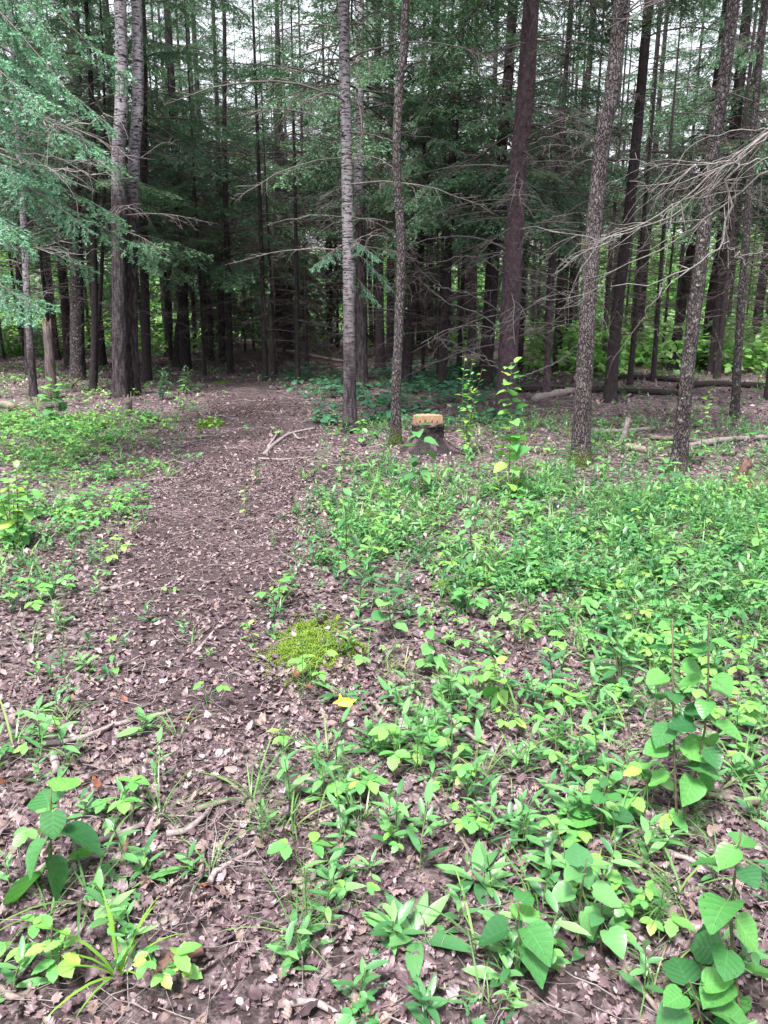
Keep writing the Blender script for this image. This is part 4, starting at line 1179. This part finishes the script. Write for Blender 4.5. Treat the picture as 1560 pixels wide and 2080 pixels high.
def tree(name, cat, label, base, pts, wpx, bark, H=13, crown=None, crown_z=4.0, crown_s=1.0, dead=None, dead_z=.8, dead_s=1.0, seed=0, hi=False, branches=0, bz=(1.2, 5.0), bl=(.9, 1.9), bmesh_=None, group=None, b=None, amp=.03, az=None, flare=.35, whorl=0):
    r = random.Random(seed)
    b = b or ground(*base)
    root = empty(name, b)
    r0 = wpx / 2 / F * pdist(b)
    g, Q, rad = trunk_geo(b, pts, r0, H, seed, 22 if hi else 10, 70 if hi else 22, amp, flare)
    link('trunk', mesh('trunk', g, bark), root)
    ax = lambda z: (float(np.interp(z, Q[:, 2], Q[:, 0])), float(np.interp(z, Q[:, 2], Q[:, 1])), z)
    if crown is not None:
        link('crown', CROWNS[crown % 3], root, ax(crown_z), (0, 0, r.uniform(0, 6.28)), (crown_s, crown_s, crown_s * max(.3, (H - crown_z) / 11 / crown_s)))
    if dead is not None:
        o = link('dead_twigs', DEADZ[dead], root, ax(dead_z), (0, 0, r.uniform(0, 6.28)), dead_s)
        o['kind'] = 'stuff'
    a = r.uniform(0, 6.28); z = bz[0]
    for k in range(branches):
        if whorl:
            if k % whorl == 0: z += (bz[1] - bz[0]) / max(1, branches / whorl) * r.uniform(.7, 1.3); a = r.uniform(0, 6.28)
            zz = z + r.uniform(-.03, .03)
            a += 6.28 / whorl
        else:
            zz = r.uniform(*bz); a += 2.4
        an = a + r.uniform(-.4, .4)
        link('branch', r.choice(bmesh_ or DBM), root, ax(zz), (r.uniform(-.4, .4), R(r.uniform(-8, 16)), an), r.uniform(*bl) * r.choice((1, 1, .6)))
    return tag(root, label, cat, group), ax

FB = [mesh('bough', bough(600 + k, (1.6, 2.1, 1.3)[k], .028, .0095, .0046, .8, (.28, .36, .2)[k]), [NEEDLEF, TWIG]) for k in range(3)]
def aim_bough(root, ax, p_tip, me, L, z0, roll=0.0, s=None, name='bough'):
    """fix a live bough on the trunk at height z0, pointing at a tip given in the world"""
    o0 = Vector(ax(z0)); t = Vector(p_tip) - root.location
    d = t - o0
    yaw = math.atan2(d.y, d.x); pit = -math.atan2(d.z, math.hypot(d.x, d.y))
    return link(name, me, root, o0, (roll, pit - .12, yaw), d.length / L)

T_ = {}
# the trees the photograph shows clearly
T_['A'] = tree('spruce_tree', 'tree', 'pale flecked straight trunk with whorls of bare drooping branches beside the path', (711, 878), [(709, 620), (704, 300), (697, 0)], 26, FLECK, 13, 0, 5.6, 1.0, seed=1, hi=True, flare=.5, branches=40, bz=(1.9, 5.2), bl=(1.0, 2.1), whorl=4)
T_['B'] = tree('grey_tree', 'tree', 'slim grey trunk with slight bends just left of the sawn stump', (803, 905), [(806, 760), (815, 520), (806, 340), (812, 150), (824, 0)], 20, GREYB, 12, 2, 6.0, .8, seed=2, hi=True, flare=.6, branches=5, bz=(2.5, 5), bl=(.4, .9))
T_['C'] = tree('birch_tree', 'tree', 'white-topped birch close behind the pale flecked trunk', (735, 790), [(733, 560), (728, 300), (731, 0)], 24, BIRCH, 15, 1, 5, 1, dead=0, dead_z=1.2, seed=3, hi=True)
T_['D'] = tree('spruce_tree', 'tree', 'stout purple-brown spruce with many bare branches behind the tall sapling', (1026, 845), [(1036, 640), (1052, 350), (1079, 0)], 41, SPRUCE2, 15, 1, 6.2, 1.1, seed=4, hi=True, branches=78, bz=(.9, 6.0), bl=(.8, 1.9), amp=.02, flare=.25)
T_['E'] = tree('grey_tree', 'tree', 'grey furrowed trunk with a mossy foot standing right of the stump', (1178, 945), [(1190, 700), (1205, 480), (1230, 240), (1262, 0)], 35, GREYB, 13, 2, 6.5, 1, seed=5, hi=True, flare=.6, branches=9, bz=(2.4, 5.2), bl=(.5, 1.2), amp=.025)
T_['F'] = tree('spruce_tree', 'tree', 'dark spruce leaning right behind the mossy-footed grey tree', (1238, 818), [(1255, 620), (1278, 430), (1318, 0)], 25, SPRUCE, 14, 3, 6.4, 1, dead=1, dead_z=1.2, seed=6, hi=True, branches=14, bz=(2.5, 6.5), bl=(1, 2))
T_['G'] = tree('lichen_tree', 'tree', 'leaning trunk mottled with pale lichen near the right edge', (1378, 955), [(1398, 740), (1425, 520), (1455, 250), (1490, 0)], 28, LICHB, 13, 2, 6.5, .9, seed=7, hi=True, flare=.6, branches=6, bz=(2.5, 5), bl=(.5, 1.2))
T_['H'] = tree('grey_tree', 'tree', 'slender dark-grey trunk at the far right with mossy foot', (1492, 850), [(1503, 660), (1516, 480), (1545, 100)], 17, LICHB, 13, 0, 6, .8, seed=8, hi=True, branches=8, bz=(2, 5), bl=(.6, 1.4))
T_['I'] = tree('spruce_tree', 'tree', 'left stem of the big double trunk, dark and furrowed with a pale top', (244, 806), [(243, 600), (240, 340), (244, 0)], 31, BIRCH, 15, 0, 6.8, 1, seed=9, hi=True, branches=8, bz=(2.6, 5.5), bl=(1, 2))
T_['I2'] = tree('birch_tree', 'tree', 'right stem of the big double trunk, white and peeling towards its top', (270, 802), [(266, 600), (272, 340), (277, 0)], 27, BIRCH, 16, 3, 7.2, 1, seed=10, hi=True, branches=6, bz=(2.6, 5.5), bl=(1, 1.8))
T_['J'] = tree('grey_tree', 'tree', 'thick grey trunk left of the big double trunk', (157, 772), [(156, 600), (153, 440), (150, 0)], 29, LICHB, 14, 1, 3.6, 1, dead=0, dead_z=.9, seed=11, hi=True)
T_['K'] = tree('slim_birch', 'tree', 'thin pale pole-like birch at the left edge', (68, 805), [(55, 600), (45, 400), (28, 150), (20, 0)], 15, FLECK, 11, 2, 5.0, .8, seed=12, hi=True, branches=10, bz=(1, 5), bl=(.7, 1.5))
T_['K2'] = tree('slim_birch', 'tree', 'second thin pale pole behind the left edge birch', (58, 768), [(52, 560), (50, 300), (45, 0)], 13, BIRCH, 12, 0, 4.6, .8, dead=2, seed=13)
T_['M'] = tree('spruce_tree', 'tree', 'thin dark forked trunk just left of the big double trunk', (188, 795), [(192, 640), (190, 500), (186, 200)], 14, SPRUCE, 12, 2, 2.5, .9, dead=0, dead_z=.8, seed=14, hi=True)
T_['M2'] = tree('spruce_tree', 'tree', 'leaning thin stem beside the thin dark forked trunk', (192, 790), [(200, 650), (207, 540), (212, 200)], 9, SPRUCE, 9, None, seed=15)
T_['N'] = tree('spruce_tree', 'tree', 'dark slim spruce just right of the big double trunk', (298, 775), [(295, 620), (291, 440), (288, 0)], 19, SPRUCE, 14, 3, 4.8, 1, dead=1, dead_z=.9, seed=16, hi=True, branches=10, bz=(1, 4), bl=(.8, 1.6))
T_['O'] = tree('snapped_tree', 'tree', 'dark leaning trunk snapped off at a torn orange-brown top', (362, 745), [(362, 690), (378, 560), (391, 420), (392, 350)], 20, SPRUCE, 4.0, None, seed=17, hi=True, branches=6, bz=(1, 3.2), bl=(.5, 1.2))
T_['P'] = tree('spruce_tree', 'tree', 'straight dark spruce left of the leaning snapped trunk', (342, 725), [(341, 480), (338, 0)], 16, SPRUCE, 14, 1, 2.8, 1, dead=0, dead_z=.8, seed=18)
T_['Q'] = tree('spruce_tree', 'tree', 'dark slim spruce right of the path bend', (468, 758), [(463, 560), (456, 300), (455, 0)], 13, SPRUCE, 13, 0, 2.6, 1, dead=2, dead_z=.6, seed=19, hi=True)
T_['Q2'] = tree('spruce_tree', 'tree', 'dark bent spruce closest left of the path end', (452, 738), [(446, 500), (440, 200)], 14, SPRUCE, 13, 3, 2.8, 1, dead=0, dead_z=.8, seed=20)
T_['R'] = tree('dead_tree', 'tree', 'bleached grey dead pole leaning on a dark trunk beyond the path', (550, 752), [(553, 600), (557, 400)], 13, SNAGB, 4.6, None, seed=21, hi=True, branches=5, bz=(1, 3.5), bl=(.5, 1))
T_['S'] = tree('spruce_tree', 'tree', 'black straight spruce behind the bleached grey pole', (567, 720), [(566, 480), (562, 0)], 18, SPRUCE, 14, 1, 3.0, 1, dead=1, dead_z=.8, seed=22)
T_['T'] = tree('spruce_tree', 'tree', 'dark spruce leaning right, first behind the slim grey tree', (822, 782), [(838, 620), (855, 470), (868, 300), (888, 0)], 22, SPRUCE, 14, 0, 3.3, 1, dead=0, dead_z=1.0, seed=23, hi=True, branches=12, bz=(1.5, 5), bl=(.8, 1.7))
T_['U'] = tree('spruce_tree', 'tree', 'straight dark spruce second right of the slim grey tree', (897, 790), [(908, 560), (922, 280), (940, 0)], 19, SPRUCE, 14, 3, 3.4, 1, dead=1, dead_z=.8, seed=24, hi=True, branches=10, bz=(1.2, 5), bl=(.8, 1.6))
T_['V'] = tree('spruce_tree', 'tree', 'thin dark spruce deep between the slim grey tree and the purple-barked spruce', (958, 720), [(963, 500), (967, 100)], 17, SPRUCE, 14, 2, 3.2, 1, dead=0, seed=25)
T_['X'] = tree('spruce_tree', 'tree', 'dark furrowed spruce leaning right just left of the purple-barked spruce', (984, 790), [(1000, 560), (1018, 320), (1042, 0)], 28, SPRUCE, 15, 1, 3.8, 1, dead=1, dead_z=.9, seed=26, hi=True)
T_['Y'] = tree('spruce_tree', 'tree', 'narrow dark spruce midway between the purple-barked spruce and mossy-footed tree', (1110, 800), [(1120, 560), (1135, 330), (1160, 0)], 14, SPRUCE2, 13, 2, 3.8, .9, dead=2, dead_z=.8, seed=27, hi=True, branches=10, bz=(1, 5), bl=(.7, 1.5))
T_['Z'] = tree('spruce_tree', 'tree', 'dark spruce leaning right close left of the mossy-footed tree', (1130, 745), [(1150, 520), (1168, 380), (1200, 100)], 20, SPRUCE, 14, 0, 4.2, 1, dead=0, dead_z=1, seed=28)
T_['AA'] = tree('spruce_tree', 'tree', 'dark spruce leaning right in the light green clearing left of the mottled tree', (1365, 752), [(1382, 640), (1403, 510), (1450, 200)], 20, SPRUCE, 14, 3, 4.2, 1, dead=1, dead_z=1, seed=29, hi=True)
T_['AB'] = tree('spruce_tree', 'tree', 'thick dark spruce just right of the lichen-mottled tree', (1432, 752), [(1447, 600), (1466, 480), (1495, 200)], 22, SPRUCE, 14, 1, 4.2, 1, dead=0, dead_z=1, seed=30)
T_['AC'] = tree('spruce_tree', 'tree', 'dark leaning spruce at the right edge beyond the far right trunk', (1528, 735), [(1545, 600), (1562, 480), (1600, 200)], 20, SPRUCE, 14, 0, 4.0, 1, dead=1, dead_z=1, seed=31)
T_['AD'] = tree('spruce_tree', 'tree', 'thin dark stem between the mottled and far right trunks', (1455, 728), [(1470, 620), (1490, 480)], 12, SPRUCE, 12, 2, 4.2, .8, dead=2, seed=32)

# torn top of the snapped tree
root, ax = T_['O']
for k in range(9):
    z = 3.85 + rnd.uniform(-.1, .1)
    a = rnd.uniform(2.2, 4.2)
    x, y, _ = ax(3.95)
    g = tube([(x, y, z), (x + cos(a) * .12, y + sin(a) * .06, z + rnd.uniform(-.05, .12)), (x + cos(a) * rnd.uniform(.25, .5), y + sin(a) * .1, z + rnd.uniform(-.25, .08))], [.05, .04, .006], 4)
    link('torn_strip', mesh('torn_strip', g, TORN), root)

# live sprigs on the flecked trunk
root, ax = T_['A']
for px, py, z0, dy, q in ((628, 545, 2.35, -.4, 2), (775, 520, 2.4, -.3, 0), (800, 575, 2.25, .5, 1), (775, 620, 2.0, .3, 2), (640, 20, 5.3, .4, 0)):
    aim_bough(root, ax, at(px, py, root.location.y + dy), FB[q], (1.6, 2.1, 1.3)[q], z0)

# two trees whose trunks stand just outside the picture and whose branches hang into it
ln = ground(-190, 960)
t, ax = tree('spruce_tree', 'tree', 'spruce at the left edge reaching in with fresh green boughs and bare limbs', None, [(-195, 500), (-205, 0)], 34, SPRUCE2, 13, 2, 7.2, .8, seed=40, hi=True, b=ln, branches=14, bz=(1.5, 5), bl=(1, 1.8))
LBS = [(60, 590, 2.3, -.9, 0), (40, 640, 2.2, -.6, 2), (160, 430, 3.1, -.4, 1), (120, 330, 3.6, -.3, 0), (250, 400, 3.0, .4, 1), (180, 160, 4.6, -.2, 1), (60, 170, 4.3, -.8, 0), (165, 215, 4.2, .6, 1),
       (130, 50, 5.2, -.2, 1), (40, 470, 2.8, -1.0, 2), (255, 300, 3.8, .9, 1), (90, 250, 4.0, .9, 0), (310, 480, 2.9, 1.3, 1), (20, 60, 5.0, -.9, 0), (235, 210, 4.1, .2, 1), (205, 300, 3.7, -.2, 2), (110, 120, 4.7, .2, 0), (270, 130, 4.9, .7, 1), (30, 330, 3.4, -.7, 0), (150, 100, 4.9, .9, 1), (190, 520, 2.6, .6, 1)]
for px, py, z0, dy, q in LBS:
    aim_bough(t, ax, at(px, py, ln.y + dy), FB[q], (1.6, 2.1, 1.3)[q], z0, roll=rnd.uniform(-.5, .5))
def drawn_branch(root, pts, Y, r0, m, seed, Y1=None, twigs=10, tl=(.15, .5)):
    """a bare limb through photo points at a stated distance, with side twigs"""
    r = np.random.default_rng(seed)
    n = len(pts); Y1 = Y if Y1 is None else Y1
    P = np.array([tuple(at(x, y, Y + (Y1 - Y) * k / (n - 1))) for k, (x, y) in enumerate(pts)]) - np.array(root.location)
    S = smooth_path(P, 24)
    S[2:-1] += r.normal(0, .011, (21, 3))
    gs = [tube(S, np.linspace(r0, r0 * .22, 24) * (1 + r.normal(0, .08, 24)), 6)]
    for k in range(twigs):
        i = r.integers(6, 23); p = S[i]; d = S[min(23, i + 1)] - S[i - 1]; d /= np.linalg.norm(d)
        e = d + r.normal(0, .55, 3); e[2] -= .25; e /= np.linalg.norm(e)
        l = r.uniform(*tl)
        q = [p, p + e * l * .35, p + e * l * .7 + np.array([0, 0, r.uniform(-.1, .06) * l]), p + e * l + np.array([0, 0, r.uniform(-.35, .12) * l])]
        gs.append(tube(smooth_path(q, 6), np.linspace(r0 * .36, r0 * .12, 6), 4, False))
        for w_ in range(r.integers(0, 4)):
            pp = np.array(q[1]) + (np.array(q[3]) - np.array(q[1])) * r.uniform(0, 1)
            d2 = e + r.normal(0, .6, 3); d2 /= np.linalg.norm(d2)
            gs.append(tube([pp, pp + d2 * l * .18, pp + d2 * l * .35 + np.array([0, 0, -.03])], [r0 * .2, r0 * .15, r0 * .08], 3, False))
    return link('branch', mesh('branch', join(gs), m), root)
Yl = ln.y
for k, (pts, r0, Y1) in enumerate([
    ([(-200, 150), (0, 200), (70, 230), (110, 258), (200, 240), (212, 232)], .020, -.8), ([(-200, 150), (0, 202), (60, 222), (160, 266), (280, 330)], .018, -.6),
    ([(-200, 250), (0, 312), (60, 333), (130, 345), (195, 352)], .020, -.9), ([(-200, 230), (0, 266), (90, 268), (160, 262)], .014, -.5), ([(-200, 240), (0, 305), (80, 315), (180, 330), (245, 318)], .014, -.7),
    ([(-200, 180), (0, 225), (110, 262), (200, 300), (300, 322)], .014, .3), ([(-200, 480), (20, 530), (60, 505), (110, 515), (128, 470)], .014, -.8), ([(-200, 500), (0, 542), (45, 520), (72, 460)], .012, -.9)]):
    drawn_branch(t, pts, Yl, r0 * .62, TWIG if k % 2 else PALETWIG, 700 + k, Yl + Y1, 12)
rn = ground(1830, 1180)
t, ax = tree('dead_spruce', 'tree', 'dead tree at the right edge reaching in with pale lichen-covered limbs', None, [(1850, 600), (1880, 0)], 52, SPRUCE2, 12, None, seed=41, hi=True, b=rn)
Yr = rn.y
for k, (pts, r0, Y1, tw_) in enumerate([
    ([(1850, 150), (1640, 225), (1560, 280), (1480, 330), (1400, 390), (1330, 440), (1250, 480), (1170, 520), (1120, 560)], .022, .5, 24),
    ([(1850, 130), (1640, 215), (1560, 268), (1497, 335), (1482, 400), (1466, 495), (1415, 538), (1345, 565), (1240, 582)], .024, .2, 10),
    ([(1850, 160), (1640, 240), (1560, 255), (1470, 345), (1390, 420), (1290, 470), (1205, 485), (1115, 470)], .018, .9, 22),
    ([(1850, 170), (1640, 290), (1560, 315), (1500, 330), (1420, 332), (1340, 385), (1278, 368)], .014, .1, 14),
    ([(1850, 200), (1640, 320), (1560, 345), (1440, 440), (1330, 510), (1240, 550), (1190, 612), (1130, 627)], .018, .7, 20),
    ([(1466, 494), (1500, 520), (1520, 543)], .010, .2, 3), ([(1353, 568), (1330, 610), (1307, 640), (1320, 668), (1350, 692)], .009, .2, 4),
    ([(1850, 350), (1640, 500), (1560, 512), (1500, 520), (1500, 515)], .010, .1, 4),
    ([(1850, 180), (1640, 270), (1545, 262), (1440, 275), (1350, 340), (1290, 310)], .012, .6, 12)]):
    drawn_branch(t, pts, Yr, r0 * .42, PALETWIG, 730 + k, Yr + Y1, int(tw_ * .75), (.12, .42))
# limbs coming in from above, bottom right of the purple spruce
root, ax = T_['D']
for k, pts in enumerate([[(1028, 690), (980, 640), (900, 610), (840, 560)], [(1030, 640), (960, 600), (890, 580), (835, 527)], [(1022, 745), (960, 715), (900, 690)], [(1030, 560), (960, 520), (880, 535), (830, 527)],
                         [(1050, 770), (1120, 740), (1190, 700)], [(1042, 690), (1110, 660), (1190, 640)], [(1045, 640), (1120, 600), (1180, 590)], [(1060, 480), (1130, 440), (1240, 430)], [(1062, 300), (1150, 270), (1260, 300)], [(1075, 80), (1180, 85), (1230, 110)],
                         [(1030, 760), (970, 725), (900, 705)]]):
    drawn_branch(root, pts, root.location.y, .012, TWIG if k % 2 else PALETWIG, 760 + k, root.location.y - .5 + .2 * (k % 3), 7, (.1, .4))

# ------------------------------------------------------------------ the rest of the wood
MAIN = [(155, 'grey trunk'), (258, 'double trunk'), (378, 'snapped trunk'), (557, 'bleached pole'), (708, 'flecked trunk'), (812, 'slim grey tree'),
        (1040, 'purple-barked spruce'), (1200, 'mossy-footed tree'), (1420, 'lichen-mottled tree'), (1508, 'far right trunk')]
used = [(o.location.x, o.location.y) for o, a in T_.values()]
far = []
tries = 0
while len(far) < 72 and tries < 6000:
    tries += 1
    y = math.sqrt(rnd.uniform(18 ** 2, 38 ** 2)); px = rnd.uniform(-330, 1890)
    x = (px - 780) / F * (y + .4)
    if on_path(x, y) > 0: continue
    if px > 1230 and y > 19 and rnd.random() < .45: continue
    if px < 330 and y > 28 and rnd.random() < .6: continue
    if min((x - a) ** 2 + (y - b_) ** 2 for a, b_ in used) < 1.15 ** 2: continue
    used.append((x, y)); far.append((px, x, y))
while len(far) < 150 and tries < 16000:           # the many thin poles among them
    tries += 1
    y = math.sqrt(rnd.uniform(13.5 ** 2, 33 ** 2)); px = rnd.uniform(-40, 1600)
    x = (px - 780) / F * (y + .4)
    if on_path(x, y) > 0 or min((x - a) ** 2 + (y - b_) ** 2 for a, b_ in used) < .8 ** 2: continue
    used.append((x, y)); far.append((px, x, y, True))
far.sort()
cnt = {}
ORD = ['first', 'second', 'third', 'fourth', 'fifth', 'sixth', 'seventh', 'eighth', 'ninth', 'tenth', 'eleventh', 'twelfth', 'thirteenth', 'fourteenth', 'fifteenth', 'sixteenth', 'seventeenth', 'eighteenth', 'nineteenth', 'twentieth'] + ['twenty-' + q for q in ('first', 'second', 'third', 'fourth', 'fifth', 'sixth', 'seventh', 'eighth', 'ninth')] + ['thirtieth'] + ['thirty-' + q for q in ('first', 'second', 'third', 'fourth')]
for i, (px, x, y, *thin) in enumerate(far):
    lo = [n for q, n in MAIN if q <= px]; hi = [n for q, n in MAIN if q > px]
    place = f'between {lo[-1]} and {hi[0]}' if lo and hi else (f'left of {hi[0]}' if hi else f'right of {lo[-1]}')
    key = (place, bool(thin)); cnt[key] = cnt.get(key, -1) + 1
    lab = f'{"thin bare spruce pole" if thin else "dark spruce"}, {ORD[cnt[key]]} from the left, {place}'
    b = Vector((x, y, gz(x, y)))
    lean = rnd.uniform(-.02, .02)
    bx, by = project(x, y, b.z)
    right = px > 1150
    tree('spruce_tree', 'tree', lab, None, [project(x + lean * 4, y, 4.0)], (rnd.uniform(.07, .14) if thin else rnd.uniform(.16, .30)) * F / (y + .5), SPRUCE, rnd.uniform(7, 11) if thin else rnd.uniform(12, 16), None if thin else (None if (px > 980 and rnd.random() < .38) else rnd.randrange(4)), rnd.uniform(2.6, 4.2) + (.7 if right else 0) + (y * .03 if y < 26 else 1.8), rnd.uniform(.85, 1.25), rnd.randrange(3), rnd.uniform(.4, 1.0), rnd.uniform(.8, 1.2), seed=900 + i, b=b, group='dark spruces of the background wood')

# ------------------------------------------------------------------ brush, meadow and far wood
r = np.random.default_rng(55)
gs = []
for k in range(170):
    px = r.uniform(380, 900); y = r.uniform(19, 25); x = (px - 780) / F * y
    if on_path(x, y) > 0: continue
    gs.append(DB[k % 6].xf(M4((x, y, gz(x, y) + r.uniform(0, .3)), r.uniform(0, 6.28), R(r.uniform(-40, 15)), r.uniform(0, 6), r.uniform(.7, 1.8))))
o = link('brushwood', mesh('brushwood', join(gs), DTWIG)); o['kind'] = 'stuff'

n = 6000
y = np.sqrt(r.uniform(33 ** 2, 62 ** 2, n)); px = np.where(r.random(n) < .5, r.uniform(-250, 480, n), r.uniform(1050, 1850, n)); x = (px - 780) / F * y
s = r.uniform(.4, 1.05, n)
bl = blade(5, .03, .5)
gs = [scatter(blade(5 + q, .035, .5), rotm(n // 3, r.uniform(0, 6.28, n // 3), r.normal(0, .15, n // 3), 0 * x[:n // 3], s[q * (n // 3):(q + 1) * (n // 3)]), np.stack([x, y, hgt(x, y)], 1)[q * (n // 3):(q + 1) * (n // 3)], r.uniform(0, 1, n // 3)) for q in range(3)]
o = link('meadow_grass', mesh('meadow_grass', join(gs), MEADOWG)); o['kind'] = 'stuff'

quad = G([(0, 0, 0), (.45, -.4, .05), (1, 0, -.1), (.5, .42, .08)], [(0, 1, 2), (0, 2, 3)], [(0, 0, .5)] * 4)
thinq = G([(0, 0, 0), (.45, -.15, .05), (1, 0, -.15), (.5, .16, .05)], [(0, 1, 2), (0, 2, 3)], [(0, 0, .5)] * 4)
def leaf_cloud(n, cx, cy, cz, rx, ry, rz, s0, s1, r):
    u = r.normal(0, 1, (n, 3)); u /= np.linalg.norm(u, axis=1)[:, None]
    f = r.uniform(.35, 1, n)[:, None] ** .6
    P = u * f * np.array([rx, ry, rz]) + np.array([cx, cy, cz])
    return P
# light green bushes and broadleaved trees that close the view beyond the wood
r = np.random.default_rng(66)
Ps = []; 
for k in range(150):
    px = r.uniform(-450, 2000); y = r.uniform(44, 66)
    x = (px - 780) / F * y
    h = r.uniform(3, 9.5)
    for c in range(int(5 + h)):
        Ps.append(leaf_cloud(52, x + r.normal(0, 1.2), y + r.normal(0, 1), r.uniform(.15, 1) * h, 1.1, 1.0, .8, .3, .6, r))
P = np.vstack(Ps); n = len(P)
g = scatter(quad, rotm(n, r.uniform(0, 6.28, n), r.normal(.2, .6, n), r.normal(0, .6, n), r.uniform(.16, .36, n)), P, r.uniform(0, 1, n))
o = link('far_woods', mesh('far_woods', g, BROADF)); o['kind'] = 'stuff'
Ps = []
for k in range(34):
    px = r.uniform(250, 1120); y = r.uniform(27, 44)
    x = (px - 780) / F * y
    h = r.uniform(1.2, 6)
    for c in range(int(5 + 2 * h)):
        f = r.uniform(0, 1)
        Ps.append(leaf_cloud(16, x + r.normal(0, .2), y + r.normal(0, .2), .2 + f * h, 1.1 * (1.05 - f), 1.1 * (1.05 - f), .25, .2, .3, r))
P = np.vstack(Ps); n = len(P)
g = scatter(thinq, rotm(n, r.uniform(0, 6.28, n), r.normal(.35, .4, n), r.normal(0, .6, n), r.uniform(.35, .7, n)), P, r.uniform(-.1, .5, n))
o = link('spruce_regrowth_foliage', mesh('spruce_regrowth_foliage', g, NEEDLE)); o['kind'] = 'stuff'
# low bushes of the understorey catching light on the right and far left
Ps = []
for k in range(330):
    px = r.choice([r.uniform(-200, 400), r.uniform(1080, 1800), r.uniform(480, 1050)], p=[.25, .67, .08]); y = r.uniform(18 if px > 1100 else 24, 40)
    x = (px - 780) / F * y
    h = r.uniform(.25, 1.2)
    for c in range(4): Ps.append(leaf_cloud(22, x + r.normal(0, .5), y + r.normal(0, .5), h * r.uniform(.2, 1), .5, .5, .35, .1, .2, r))
P = np.vstack(Ps); n = len(P)
g = scatter(quad, rotm(n, r.uniform(0, 6.28, n), r.normal(.1, .4, n), r.normal(0, .4, n), r.uniform(.12, .26, n)), P, r.uniform(0, 1, n))
o = link('understorey_foliage', mesh('understorey_foliage', g, BROADF)); o['kind'] = 'stuff'
